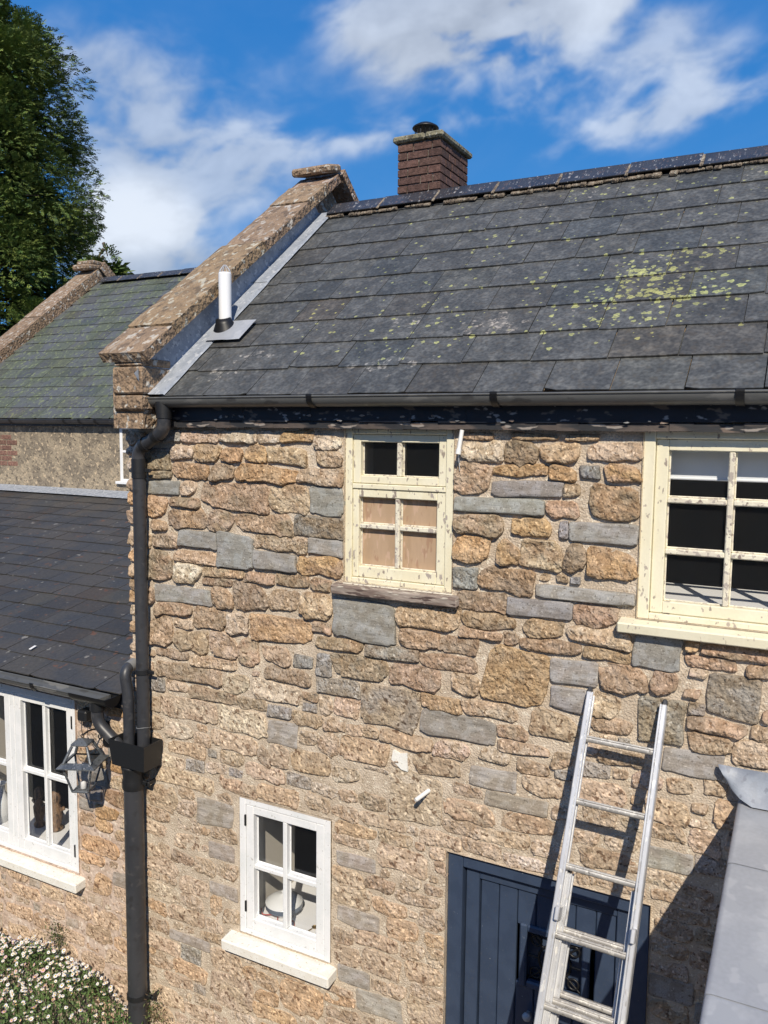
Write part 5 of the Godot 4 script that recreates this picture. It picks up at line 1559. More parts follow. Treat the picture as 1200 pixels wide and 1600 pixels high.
func drainpipes():
	var za := 0.07
	var xa := hit(221, 950, 2, za).x
	var zc := 0.09
	var xc := hit(212, 1400, 2, zc).x
	var D := thing("drainpipe", "black plastic drainpipes joining in a hopper on the stone wall", "drainpipe", Vector3(xc, GY, zc))
	var ra := 0.041
	# upper pipe with its swan neck from the gutter
	var p0 := Vector3(hit(256, 640, 2, 0.118).x, 0.15, 0.118)
	var p1 := Vector3(p0.x, hit(256, 672, 2, 0.118).y, 0.118)
	var p2 := Vector3(xa, hit(219, 702, 2, za).y, za)
	var y_hop := hit(210, 1178, 2, 0.1).y
	var p3 := Vector3(xa, y_hop - 0.05, za)
	var up := MB.new()
	up.tube([p0, p1 + Vector3(0, 0.05, 0)], ra, 18)
	var b1 := bend(p0, p1, p2, 0.06)
	up.tube(b1, ra * 1.02, 18)
	up.tube([b1[6], p2 + (p1 - p2).normalized() * 0.06], ra, 18)
	var b2 := bend(p1, p2, p3, 0.06)
	up.tube(b2, ra * 1.02, 18)
	up.tube([b2[6], p3], ra, 18)
	var o := obj("downpipe", up, M.pvc, D)
	for q in [[p0 + Vector3(0, 0.01, 0), p0 - Vector3(0, 0.06, 0), 0.056, ra * 1.15], [b1[0] + Vector3(0, 0.01, 0), b1[0] + Vector3(0, 0.05, 0), ra * 1.14, ra * 1.14], [b1[6], b1[6] + (p2 - p1).normalized() * 0.035, ra * 1.14, ra * 1.14],
		[b2[0], b2[0] + (p1 - p2).normalized() * 0.035, ra * 1.14, ra * 1.14], [b2[6], b2[6] - Vector3(0, 0.12, 0), ra * 1.12, ra * 1.12]]:
		var so := MB.new()
		so.tube([q[0], q[1]], [q[2], q[3]], 18)
		obj("socket", so, M.hopper, D)
	for py in [735, 1048]:
		var cl := MB.new()
		var y := hit(219, py, 2, za).y
		cl.tube([Vector3(xa, y - 0.014, za), Vector3(xa, y + 0.014, za)], ra * 1.16, 18)
		cl.box(Vector3(xa - 0.012, y - 0.012, 0.0), Vector3(xa + 0.012, y + 0.012, za - ra), 0.002)
		cl.box(Vector3(xa + ra, y - 0.012, za - 0.012), Vector3(xa + ra + 0.05, y + 0.012, za + 0.0), 0.003)
		obj("pipe_clip", cl, M.hopper, D)
	var wr := MB.new()
	var wy := hit(219, 1134, 2, za).y
	var ring := []
	for k in 19: ring.append(Vector3(xa + cos(TAU * k / 18.0) * (ra + 0.003), wy + 0.006 * sin(TAU * k / 9.0), za + sin(TAU * k / 18.0) * (ra + 0.003)))
	wr.tube(ring, 0.0025, 5, false)
	obj("wire_tie", wr, M.pvc_pale, D)
	# overflow pipe from the corner
	var zb := 0.10
	var xb := hit(201, 1110, 2, zb).x
	var q0 := Vector3(HX0 + 0.02, hit(206, 1036, 2, 0.0).y, 0.03)
	var q1 := Vector3(xb - 0.03, hit(187, 1046, 2, zb).y, zb)
	var q2 := Vector3(xb, hit(200, 1090, 2, zb).y, zb)
	var q3 := Vector3(xb, y_hop - 0.04, zb)
	var ov := MB.new()
	var e1 := bend(q0, q1, q2, 0.055)
	ov.tube([q0 + (q0 - q1).normalized() * 0.02] + e1 + bend(q1, q2, q3, 0.04) + [q3], 0.036, 18)
	obj("overflow_pipe", ov, M.pvc, D)
	var oc := MB.new()
	oc.tube([q0 + (q0 - q1).normalized() * 0.04, q0 + (q1 - q0).normalized() * 0.03], 0.038, 18)
	obj("overflow_collar", oc, M.pvc_pale, D)
	# branch from the lean-to gutter
	var g0 := Vector3(hit(152, 1110, 2, 0.135).x, LE_Y - 0.05, 0.135)
	var g1 := Vector3(g0.x, hit(150, 1128, 2, 0.13).y, 0.135)
	var g2 := Vector3(hit(190, 1160, 2, 0.11).x, y_hop + 0.02, 0.11)
	var br := MB.new()
	br.tube([g0] + bend(g0, g1, g2, 0.06) + bend(g1, g2, g2 + Vector3(0.02, -0.15, -0.01), 0.05) + [g2 + Vector3(0.01, -0.1, -0.01)], 0.040, 18)
	obj("branch_pipe", br, M.pvc, D)
	var bs := MB.new()
	bs.tube([g0 + Vector3(0, 0.01, 0), g0 - Vector3(0, 0.05, 0)], 0.047, 18)
	obj("socket", bs, M.hopper, D)
	# hopper head: open tapered box
	var hx0 := hit(172, 1168, 2, 0.17).x
	var hx1 := hit(240, 1170, 2, 0.10).x
	var yt := hit(205, 1163, 2, 0.18).y
	var yb := hit(205, 1203, 2, 0.18).y
	var hp := MB.new()
	var zo := 0.185
	var tk := 0.008
	var A := [Vector3(hx0 + 0.018, yb, 0.02), Vector3(hx0 + 0.018, yb, zo - 0.012), Vector3(hx1 - 0.015, yb, zo - 0.012), Vector3(hx1 - 0.015, yb, 0.02)]
	var B := [Vector3(hx0, yt, 0.02), Vector3(hx0, yt, zo), Vector3(hx1, yt, zo), Vector3(hx1, yt, 0.02)]
	for k in 4:
		var m := (k + 1) % 4
		var inn := (Vector3((hx0 + hx1) * 0.5, 0, 0.1))
		hp.quad(A[k], A[m], B[m], B[k])
		var f := func(p: Vector3) -> Vector3: return p + (Vector3(inn.x, p.y, inn.z) - p).normalized() * tk * 1.4
		hp.quad(f.call(A[m]), f.call(A[k]), f.call(B[k]), f.call(B[m]))
		hp.quad(B[k], B[m], f.call(B[m]), f.call(B[k]))
	hp.quad(A[3], A[2], A[1], A[0])
	obj("hopper", hp, M.hopper, D)
	# lower pipe
	var rc := 0.063
	var lo := MB.new()
	lo.tube([Vector3(xc, yb + 0.01, zc), Vector3(xc, GY, zc)], rc, 24)
	obj("downpipe", lo, M.pvc, D)
	var sk := MB.new()
	sk.lathe([Vector2(rc * 1.0, -0.17), Vector2(rc * 1.13, -0.165), Vector2(rc * 1.13, -0.115), Vector2(rc * 1.04, -0.105), Vector2(rc * 1.06, -0.04), Vector2(rc * 1.2, -0.03), Vector2(rc * 1.2, 0.0), Vector2(0.0, 0.0)], Transform3D(Basis(), Vector3(xc, yb, zc)), 24)
	obj("socket", sk, M.hopper, D)
	for py in [1222, 1552]:
		var cl := MB.new()
		var y := hit(212, py, 2, zc).y
		cl.tube([Vector3(xc, y - 0.016, zc), Vector3(xc, y + 0.016, zc)], rc * 1.1, 24)
		cl.box(Vector3(xc + rc, y - 0.014, zc - 0.03), Vector3(xc + rc + 0.06, y + 0.014, zc - 0.01), 0.004)
		cl.box(Vector3(xc + rc + 0.035, y - 0.014, 0.0), Vector3(xc + rc + 0.05, y + 0.014, zc - 0.01), 0.004)
		obj("pipe_clip", cl, M.hopper, D)

# ------------------------------------------------------------ lantern
func lantern():
	var zl := 0.20
	var c := hit(131, 1238, 2, zl)
	var top := hit(128, 1160, 2, zl)
	var L := thing("wall_lantern", "square grey metal lantern with glass sides on a wall bracket", "lantern", Vector3(c.x, c.y, zl))
	var rot := Basis(Vector3.UP, 0.42)
	var H := top.y - c.y
	var body_h := H * 0.63
	var t := Transform3D(rot, Vector3(c.x, c.y, zl))
	var rb := 0.052
	var rt := 0.098
	var corner := func(k: int, r: float, y: float) -> Vector3:
		var s: Vector2 = [Vector2(-1, -1), Vector2(1, -1), Vector2(1, 1), Vector2(-1, 1)][k % 4]
		return t * Vector3(s.x * r, y, s.y * r)
	var fr := MB.new()
	for k in 4:
		fr.tube([corner.call(k, rb, 0.025), corner.call(k, rt, body_h)], 0.007, 6)
		fr.tube([corner.call(k, rb, 0.025), corner.call(k + 1, rb, 0.025)], 0.007, 6)
		fr.tube([corner.call(k, rt - 0.008, body_h + 0.015), corner.call(k, 0.05, H - 0.01)], 0.010, 6)
	fr.xbox(t * Transform3D(Basis(), Vector3(0, 0.022, 0)), Vector3(rb * 2.1, 0.008, rb * 2.1), 0.002)
	fr.lathe([Vector2(0.0, -0.012), Vector2(0.008, 0.0), Vector2(0.014, 0.012), Vector2(0.008, 0.02), Vector2(0.0, 0.02)], t, 12)
	obj("frame", fr, M.lantern, L)
	# flared rim
	var rim := MB.new()
	for k in 4:
		rim.quad(corner.call(k + 1, rt + 0.028, body_h - 0.004), corner.call(k, rt + 0.028, body_h - 0.004), corner.call(k, rt - 0.014, body_h + 0.018), corner.call(k + 1, rt - 0.014, body_h + 0.018))
		rim.quad(corner.call(k, rt + 0.028, body_h - 0.012), corner.call(k + 1, rt + 0.028, body_h - 0.012), corner.call(k + 1, rt - 0.014, body_h + 0.008), corner.call(k, rt - 0.014, body_h + 0.008))
		rim.quad(corner.call(k, rt + 0.028, body_h - 0.012), corner.call(k, rt + 0.028, body_h - 0.004), corner.call(k + 1, rt + 0.028, body_h - 0.004), corner.call(k + 1, rt + 0.028, body_h - 0.012))
	obj("rim", rim, M.lantern, L)
	var cap := MB.new()
	cap.xbox(t * Transform3D(Basis(), Vector3(0, H, 0)), Vector3(0.115, 0.016, 0.115), 0.006)
	var ap: Vector3 = t * Vector3(0, H + 0.032, 0)
	for k in 4: cap.tri(corner.call(k + 1, 0.055, H + 0.007), corner.call(k, 0.055, H + 0.007), ap)
	obj("cap", cap, M.lantern, L)
	for k in 4:
		var g := MB.new()
		g.quad(corner.call(k, rb, 0.03), corner.call(k + 1, rb, 0.03), corner.call(k + 1, rt - 0.003, body_h - 0.003), corner.call(k, rt - 0.003, body_h - 0.003))
		obj("pane", g, M.glass, L)
	var lh := MB.new()
	lh.lathe([Vector2(0.0, 0.028), Vector2(0.02, 0.03), Vector2(0.018, 0.07), Vector2(0.008, 0.075), Vector2(0.0, 0.078)], t, 12)
	obj("lamp_holder", lh, M.white_tube, L)
	# hook, arm and wall plate
	var arm := MB.new()
	var ring := []
	for k in 13: ring.append(ap + Vector3(cos(TAU * k / 12.0) * 0.012, 0.012 + sin(TAU * k / 12.0) * 0.012, 0))
	arm.tube(ring, 0.003, 6, false)
	var wp := hit(168, 1140, 2, 0.0)
	arm.tube([ap + Vector3(0, 0.018, 0), ap + Vector3(0.01, 0.035, -0.04), Vector3(ap.x + 0.02, ap.y + 0.03, 0.06), Vector3(ap.x + 0.02, ap.y - 0.005, 0.012)], 0.006, 8)
	arm.box(Vector3(ap.x - 0.01, ap.y - 0.12, 0.0), Vector3(ap.x + 0.05, ap.y + 0.06, 0.02), 0.004)
	var sc := []
	for k in 14:
		var r := 0.006 + 0.0016 * k
		sc.append(Vector3(ap.x + 0.02, ap.y - 0.03 + sin(k * 0.6) * r, 0.06 + cos(k * 0.6) * r))
	arm.tube(sc, 0.004, 6)
	obj("bracket", arm, M.iron, L)
	var fx := MB.new()
	var jp := hit(131, 1118, 2, 0.07)
	fx.xbox(Transform3D(Basis(), Vector3(jp.x, jp.y, 0.05)), Vector3(0.085, 0.075, 0.09), 0.01)
	fx.tube([Vector3(jp.x, jp.y - 0.03, 0.09), Vector3(jp.x + 0.01, jp.y - 0.09, 0.10), ap + Vector3(0.0, 0.02, 0.0)], 0.003, 6)
	obj("junction_box", fx, M.hopper, L)

# ------------------------------------------------------------ small things on the wall and behind the panes
func small_things():
	var p := hit(655, 1246, 2, 0.0)
	var st := MB.new()
	var e := hit(650, 1250, 2, 0.10)
	st.tube([Vector3(e.x + 0.03, e.y + 0.02, 0.0), e], 0.012, 14)
	st.tube([e, e + (e - Vector3(e.x + 0.03, e.y + 0.02, 0.0)).normalized() * 0.004], [0.012, 0.008], 14)
	var o := obj("pipe_stub", st, M.white_tube, self)
	tag(o, "short white pipe stub sticking out of the grey patched stone", "pipe")
	var tb := MB.new()
	var a := hit(722, 672, 2, 0.05)
	var b := hit(716, 708, 2, 0.07)
	tb.tube([a, b], 0.011, 12)
	tb.tube([b + (a - b).normalized() * 0.02, b + (b - a).normalized() * 0.006], 0.014, 12)
	tb.tube([b, b + Vector3(-0.008, -0.09, -0.045)], 0.002, 6)
	o = obj("cable_tube", tb, M.white_tube, self)
	tag(o, "thin grey white tube under the fascia beside the boarded window", "tube")
	# on the sill of the white lower window
	var sy: float = OPEN_MAIN[2][2] + 0.031
	var tx := hit(438, 1432, 1, sy)
	var tc := Vector3(clampf(tx.x, -2.95, -2.45), sy, clampf(tx.z, -0.42, -0.24))
	var T := thing("tureen", "lidded white china tureen with a blue patterned band on the window sill", "dish", tc)
	var m1 := MB.new()
	m1.lathe([Vector2(0.0, 0.0), Vector2(0.06, 0.0), Vector2(0.065, 0.012), Vector2(0.10, 0.04), Vector2(0.118, 0.075), Vector2(0.12, 0.085), Vector2(0.108, 0.087)], Transform3D(Basis(), tc), 28)
	obj("bowl", m1, M.china, T)
	var m2 := MB.new()
	m2.lathe([Vector2(0.1185, 0.05), Vector2(0.1215, 0.072), Vector2(0.1225, 0.082)], Transform3D(Basis(), tc), 28)
	obj("band", m2, M.china_blue, T)
	var m3 := MB.new()
	m3.lathe([Vector2(0.112, 0.087), Vector2(0.10, 0.10), Vector2(0.06, 0.122), Vector2(0.02, 0.13), Vector2(0.012, 0.14), Vector2(0.02, 0.152), Vector2(0.0, 0.16)], Transform3D(Basis(), tc), 28)
	obj("lid", m3, M.china, T)
	var rc := MB.new()
	var pts := []
	for k in 30:
		var t := k / 29.0
		pts.append(tc + Vector3(-0.12 + 0.26 * t, 0.005 + 0.10 * maxf(0.0, 0.35 - t), 0.08 + 0.03 * sin(t * 13.0)))
	rc.tube(pts, 0.004, 6)
	o = obj("cord", rc, M.red_cord, self)
	tag(o, "thin red cord lying round the tureen on the window sill", "cord")
	var sp := MB.new()
	var sc := tc + Vector3(0.25, 0.004, 0.06)
	sp.tube([sc + Vector3(-0.01, 0.004, 0.06), sc], 0.004, 6)
	sp.lathe([Vector2(0.0, 0.0), Vector2(0.012, 0.002), Vector2(0.018, 0.006), Vector2(0.018, 0.008)], Transform3D(Basis(), sc + Vector3(0.01, 0, -0.015)), 12)
	o = obj("spoon", sp, M.brass, self)
	tag(o, "small dark spoon lying on the white sill beside the tureen", "spoon")
	# behind the lean-to panes
	var ly: float = OPEN_LEAN[0][2] + 0.031
	for q in [[62, 1290, 0.8, "slim carved wooden figure nearer the mullion behind the lean-to window"], [88, 1296, 1.0, "stout carved wooden figure nearer the lantern behind the lean-to window"]]:
		var w := hit(q[0], q[1], 1, ly)
		var fc := Vector3(w.x, ly, clampf(w.z, -0.34, -0.16))
		var s: float = q[2]
		var fg := MB.new()
		fg.lathe([Vector2(0.0, 0.0), Vector2(0.05 * s, 0.0), Vector2(0.055 * s, 0.02), Vector2(0.035 * s, 0.04), Vector2(0.05 * s, 0.10), Vector2(0.055 * s, 0.16), Vector2(0.03 * s, 0.21), Vector2(0.042 * s, 0.25), Vector2(0.035 * s, 0.30), Vector2(0.0, 0.32)], Transform3D(Basis(), fc), 16)
		fg.xbox(Transform3D(Basis(Vector3.BACK, 0.5), fc + Vector3(0.05 * s, 0.17, 0.0)), Vector3(0.11 * s, 0.03, 0.02), 0.006)
		fg.xbox(Transform3D(Basis(Vector3.BACK, -0.6), fc + Vector3(-0.05 * s, 0.18, 0.0)), Vector3(0.10 * s, 0.03, 0.02), 0.006)
		o = obj("carved_figure", fg, M.carved_wood, self)
		tag(o, q[3], "figurine", "carved figures on the lean-to sill")
	var vw := hit(3, 1282, 1, ly)
	var va := MB.new()
	va.lathe([Vector2(0.0, 0.0), Vector2(0.05, 0.0), Vector2(0.075, 0.08), Vector2(0.07, 0.17), Vector2(0.032, 0.24), Vector2(0.030, 0.29), Vector2(0.045, 0.31)], Transform3D(Basis(), Vector3(vw.x, ly, clampf(vw.z, -0.34, -0.18))), 24)
	o = obj("vase", va, M.china, self)
	tag(o, "tall white vase on the sill behind the lean-to window", "vase")

# ------------------------------------------------------------ plants
func leaf_tri(mb: MB, p: Vector3, d: Vector3, side: Vector3, l: float, w: float, nn: Vector3):
	var i := mb.vert(p - side * w * 0.3, nn); mb.vert(p + d * l * 0.5 + side * w * 0.5, nn); mb.vert(p + d * l, nn); mb.vert(p + d * l * 0.45 - side * w * 0.5, nn)
	mb.itri(i, i + 1, i + 2); mb.itri(i, i + 2, i + 3)

# flat drooping spray of scale leaves
func spray(mb: MB, p: Vector3, dir: Vector3, l: float):
	var side := dir.cross(Vector3.UP).normalized().rotated(dir, rnd(-0.9, 0.9))
	var nn := side.cross(dir).normalized()
	if nn.y < 0: nn = -nn
	for k in 5:
		var f := k / 4.0
		var s := -1.0 if k % 2 == 0 else 1.0
		var q := p + dir * l * f * 0.6
		var dd := (dir + side * s * (0.85 - 0.4 * f) + Vector3(0, -0.25 * f, 0) + Vector3(rnd(-0.2, 0.2), rnd(-0.2, 0.2), rnd(-0.2, 0.2))).normalized()
		var n2 := (nn + Vector3(rnd(-0.3, 0.3), rnd(-0.1, 0.3), rnd(-0.3, 0.3))).normalized()
		leaf_tri(mb, q, dd, dd.cross(n2).normalized(), l * rnd(0.42, 0.62) * (1.0 - 0.3 * f), l * 0.19, n2)

func conifer(base: Vector3, height: float, radius: Callable, clumps: int, per: int, label: String, called: String, lean: Vector3, spray_l: float):
	var T := thing(called, label, "tree", base)
	var tk := MB.new()
	var pts := []
	var rads := []
	for k in 9:
		var f := k / 8.0
		pts.append(base + Vector3(0.1 * sin(f * 4.0), height * f * 0.97, 0.1 * cos(f * 3.0)) + lean * f)
		rads.append(lerpf(height * 0.024, 0.03, f))
	tk.tube(pts, rads, 12)
	var mb := MB.new()
	for k in clumps:
		var f := (k + rng.randf()) / clumps
		var y := base.y + height * lerpf(0.06, 1.0, f)
		var an := rnd(0, TAU)
		if rng.randf() < 0.8: an = 0.65 + rnd(-1.9, 1.9) # most of the growth is on the sunny side
		var R: float = radius.call((y - base.y) / height)
		var out := Vector3(cos(an), 0, sin(an))
		var rr := R * rnd(0.80, 1.04)
		var root := base + lean * ((y - base.y) / height) + Vector3(0, y - base.y, 0)
		var c := root + out * rr
		tk.tube([root + Vector3(0, 0.35, 0), root + out * rr * 0.55 + Vector3(0, 0.2, 0), c], [0.05, 0.03, 0.012], 5)
		var size := rnd(0.6, 1.2) * clampf(R * 0.28, 0.22, 1.1)
		var tone := rnd(0.75, 1.2)
		for j in per:
			var v := Vector3(rng.randfn(), rng.randfn(), rng.randfn()).normalized() * pow(rng.randf(), 0.22)
			var p := c + Vector3(v.x * size, v.y * size * 0.7 - size * 0.25 * v.x * v.x, v.z * size)
			p += out * size * 0.25
			if v.dot(out) + v.y * 0.6 < -0.35: continue
			var dir := (out * 0.7 + v * 1.1 + Vector3(0, rnd(-0.45, 0.2), 0)).normalized()
			var g := tone * rnd(0.75, 1.25)
			var yel := rng.randf()
			mb.col = Color(lerpf(0.060, 0.140, yel) * g, lerpf(0.115, 0.180, yel) * g, lerpf(0.026, 0.036, yel) * g)
			spray(mb, p, dir, spray_l * rnd(0.7, 1.2))
	obj("trunk", tk, M.bark, T)
	# dense inner growth: old sprays packed close round the trunk
	var core := MB.new()
	for k in clumps * 40:
		var f := lerpf(0.06, 0.97, rng.randf())
		var an := rnd(0, TAU)
		var out := Vector3(cos(an), 0, sin(an))
		var rad: float = radius.call(f) * rnd(0.45, 0.86)
		var g := rnd(0.6, 1.2)
		var yel := rng.randf()
		core.col = Color(lerpf(0.060, 0.140, yel) * g, lerpf(0.115, 0.180, yel) * g, lerpf(0.026, 0.036, yel) * g)
		spray(core, base + lean * f + out * rad + Vector3(0, height * f, 0), (out + Vector3(rnd(-0.6, 0.6), rnd(-0.6, 0.3), rnd(-0.6, 0.6))).normalized(), spray_l * rnd(2.0, 3.2))
	obj("inner_crown", core, M.leaf, T)
	obj("crown", mb, M.leaf, T)

func trees():
	var zt := -15.0
	var c := hit(-95, 300, 2, zt)
	var b := Vector3(c.x, GY, zt)
	var edge := func(px: float, py: float) -> Vector2:
		var p := hit(px, py, 2, zt)
		return Vector2((p.y - GY), p.x - b.x)
	var e := [edge.call(170, 470), edge.call(135, 400), edge.call(148, 300), edge.call(152, 250), edge.call(130, 170), edge.call(122, 120), edge.call(112, 40), edge.call(100, -20)]
	var height := 22.0
	var prof := func(f: float) -> float:
		var y := f * height
		var r: float = e[0].y * 1.0
		for i in e.size() - 1:
			if y >= e[i].x and y <= e[i + 1].x:
				r = lerpf(e[i].y, e[i + 1].y, (y - e[i].x) / (e[i + 1].x - e[i].x))
		if y > e[-1].x: r = e[-1].y * maxf(0.0, (height - y) / (height - e[-1].x))
		return maxf(r - 3.0, 0.3) * (1.0 - 0.03 * exp(-pow((y - e[2].x) / 1.6, 2.0)))
	conifer(b, height, prof, 440, 300, "tall dense dark green conifer towering behind the rendered house", "conifer", Vector3.ZERO, 0.25)
	var s := hit(163, 425, 2, -12.0)
	conifer(Vector3(s.x, GY, -12.0), s.y - GY + 0.45, func(f): return 0.75 * (1.05 - f * 0.8), 60, 60, "small bright green conifer top showing over the gable coping", "conifer", Vector3.ZERO, 0.22)

func daisies():
	var B := thing("daisy_bush", "sprawling daisy bush with small white flowers at the wall foot", "plant", Vector3(-4.8, GY, 0.6))
	var f := MB.new()
	var top := func(x: float, z: float) -> float:
		var y := -3.72 + 0.10 * nz.get_noise_2d(x * 120.0, z * 120.0) - 0.18 * maxf(0.0, z - 0.3) - 0.5 * maxf(0.0, x + 4.15)
		return y - 0.9 * pow(maxf(0.0, 0.16 - z) / 0.16, 2.0) * 0.3
	for k in 20000:
		var x := rnd(-6.4, -3.74)
		var z := rnd(0.03, 1.35)
		var y: float = top.call(x, z) - absf(rng.randfn()) * 0.07
		var d := Vector3(rnd(-1, 1), rnd(-0.1, 1.2), rnd(-0.6, 1)).normalized()
		var nn := Vector3(rnd(-0.6, 0.6), 1.0, rnd(-0.2, 0.9)).normalized()
		var g := rnd(0.7, 1.3)
		f.col = Color(0.09 * g, 0.145 * g, 0.04 * g)
		leaf_tri(f, Vector3(x, y, z), d, d.cross(nn).normalized(), rnd(0.018, 0.042), rnd(0.008, 0.016), nn)
	for k in 500:
		var x := rnd(-6.4, -3.8)
		var z := rnd(0.06, 1.3)
		var y: float = top.call(x, z)
		f.col = Color(0.09, 0.11, 0.04)
		f.tube([Vector3(x + rnd(-0.1, 0.1), GY + 0.02, z + rnd(-0.05, 0.05)), Vector3(x, y - 0.03, z)], 0.003, 4, false)
	obj("foliage", f, M.leaf, B)
	# flower heads: white rays, some tinged pink, with a yellow eye
	var ray_mesh := []
	for v in 3:
		var mb := MB.new()
		var n := 16
		for k in n:
			var an := TAU * k / n + rnd(-0.1, 0.1)
			var d := Vector3(cos(an), 0.12 + 0.2 * v, sin(an)).normalized()
			leaf_tri(mb, d * 0.004, d, d.cross(Vector3.UP).normalized(), 0.0165, 0.006, Vector3(d.x * 0.3, 1, d.z * 0.3).normalized())
		ray_mesh.append(mb.mesh())
	var em := MB.new()
	em.lathe([Vector2(0.0065, 0.0), Vector2(0.0055, 0.003), Vector2(0.003, 0.0045), Vector2(0.0, 0.005)], Transform3D(), 10)
	var eye := em.mesh()
	for k in 298:
		var x := rnd(-5.45, -3.9)
		var z := 0.04 + pow(rng.randf(), 1.4) * 0.62
		if x > -4.2 and rng.randf() < 0.5: continue
		var y: float = top.call(x, z) + rnd(0.0, 0.05)
		var o := obj("flower", ray_mesh[k % 3], M.petal_pink if rng.randf() < 0.10 else M.petal, B)
		var tb := Basis(Vector3.RIGHT, rnd(-0.2, 0.9)).rotated(Vector3.UP, rnd(-0.8, 0.8)).scaled(Vector3.ONE * rnd(0.55, 0.95))
		o.transform = Transform3D(tb, Vector3(x, y, z) - B.position)
		var ey := MeshInstance3D.new()
		ey.name = "eye"; ey.mesh = eye; ey.material_override = M.flower_eye
		o.add_child(ey, true)
		ey.position = Vector3(0, 0.002, 0)
	# the rest of the small heads, too many to count
	var many := MB.new()
	for k in 900:
		var x := rnd(-6.0, -3.88)
		var z := 0.04 + pow(rng.randf(), 1.2) * 0.95
		if x > -4.2 and rng.randf() < 0.6: continue
		var c := Vector3(x, top.call(x, z) + rnd(-0.02, 0.035), z)
		var bs := Basis(Vector3.RIGHT, rnd(-0.3, 1.0)).rotated(Vector3.UP, rnd(-1, 1))
		var sz := rnd(0.5, 0.9)
		many.col = Color(0.78, 0.76, 0.76) if rng.randf() < 0.8 else Color(0.62, 0.42, 0.45)
		for m in 9:
			var an := TAU * m / 9.0
			var d := bs * Vector3(cos(an), 0.25, sin(an)).normalized()
			leaf_tri(many, c + d * 0.003, d, d.cross(bs.y).normalized(), 0.014 * sz, 0.008, (bs.y + d * 0.3).normalized())
		many.col = Color(0.6, 0.42, 0.08)
		many.lathe([Vector2(0.005, 0.001), Vector2(0.003, 0.005), Vector2(0.0, 0.006)], Transform3D(bs, c), 6)
	var mo := obj("small_flowers", many, M.leaf, B)
	mo.set_meta("kind", "stuff")
	# tufts rooted in the wall
	for q in [[88, 1462, 0.10, 240, "wiry weed growing from the wall above the daisies"], [240, 1585, 0.13, 320, "low leafy weed at the wall foot beside the lower drainpipe"], [148, 1536, 0.08, 120, "sparse daisy tuft growing close against the pinkish wall"]]:
		var c := hit(q[0], q[1], 2, 0.05)
		var P := MB.new()
		for k in q[3]:
			var d := Vector3(rnd(-1, 1), rnd(-0.6, 1), rnd(0.0, 0.9)).normalized()
			var p: Vector3 = c + Vector3(rng.randfn() * q[2] * 0.45, rng.randfn() * q[2] * 0.6, absf(rng.randfn()) * 0.03 - 0.02)
			var g := rnd(0.6, 1.3)
			P.col = Color(0.085 * g, 0.105 * g, 0.03 * g) if rng.randf() < 0.75 else Color(0.22 * g, 0.15 * g, 0.09 * g)
			leaf_tri(P, p, d, d.cross(Vector3.UP).normalized(), rnd(0.015, 0.035), 0.009, (d + Vector3.UP).normalized())
		var W := thing("weed", q[4], "plant", Vector3(c.x, c.y - q[2], 0.02))
		obj("foliage", P, M.leaf, W)

# ------------------------------------------------------------ sky
# radiance of the sky in one direction: blue air, wind-drawn clouds everywhere and the masses listed below
func sky_at(az: float, el: float, f1: FastNoiseLite, f2: FastNoiseLite, bd: Array) -> Vector3:
	if el < -0.02: return Vector3(0.16, 0.15, 0.13)
	var se := sin(el)
	var ce := cos(el)
	var g := pow(1.0 - clampf(se, 0.0, 1.0), 3.0)
	var air := Vector3(lerpf(0.014, 0.12, g), lerpf(0.16, 0.42, g), lerpf(0.53, 0.86, g))
	var dx := sin(az) * ce
	var dz := -cos(az) * ce
	var tl := se - 0.16 * dx
	var warp := f2.get_noise_3d(dx * 3.0, tl * 5.0, dz * 3.0) * 0.12
	var wisp := f1.get_noise_3d(dx * 3.2 + warp, tl * 7.0 + warp * 3.0, dz * 3.2)
	var fine := f1.get_noise_3d(dx * 11.0 + 5.0 + warp * 2.0, tl * 21.0 + warp * 6.0, dz * 11.0)
	var tex := clampf(0.5 + 0.75 * wisp + 0.6 * fine, 0.0, 1.3)
	var cover := sm(0.45, 1.0, tex + 0.06) * 0.62
	var white := 0.6
	if absf(az + 0.48) < 0.75 and el < 0.62:
		var add := 0.0
		var ws := 0.0
		var wo := 0.0
		var wt := 0.0001
		for b in bd:
			var u: float = (az - b[0]) * ce / b[2]
			var v: float = (el - b[1] - 0.14 * (az - b[0])) / b[3]
			var r2 := u * u + v * v
			if r2 > 9.0: continue
			var e := exp(-r2)
			var wk: float = e * b[4] * b[4]
			add += e * b[4]; ws += wk * b[5]; wo += wk * b[6]; wt += wk
		var inside := sm(0.75, 0.45, absf(az + 0.48)) * sm(0.62, 0.45, el)
		var op := clampf(wo / wt, 0.0, 1.0)
		var puffy := sm(0.78, 0.95, op)
		var billow := f1.get_noise_3d(dx * 13.0, se * 15.0, dz * 13.0)
		var body := lerpf(add * (0.22 + 1.15 * tex), add * (0.8 + 0.9 * billow + 0.2 * wisp), puffy)
		var c2 := sm(0.12, lerpf(0.80, 0.50, puffy), body + 0.06 * (tex - 0.4)) * op + 0.03 * tex
		cover = lerpf(cover, clampf(c2, 0.0, 0.98), inside)
		white = lerpf(white, clampf(ws / wt, 0.1, 1.0), inside * minf(1.0, wt * 2.0))
	var lum := lerpf(0.40, 0.92, clampf(white * 0.85 + 0.15 + 0.4 * fine, 0.0, 1.0))
	return air.lerp(Vector3(0.87, 0.95, 1.07) * lum, cover)

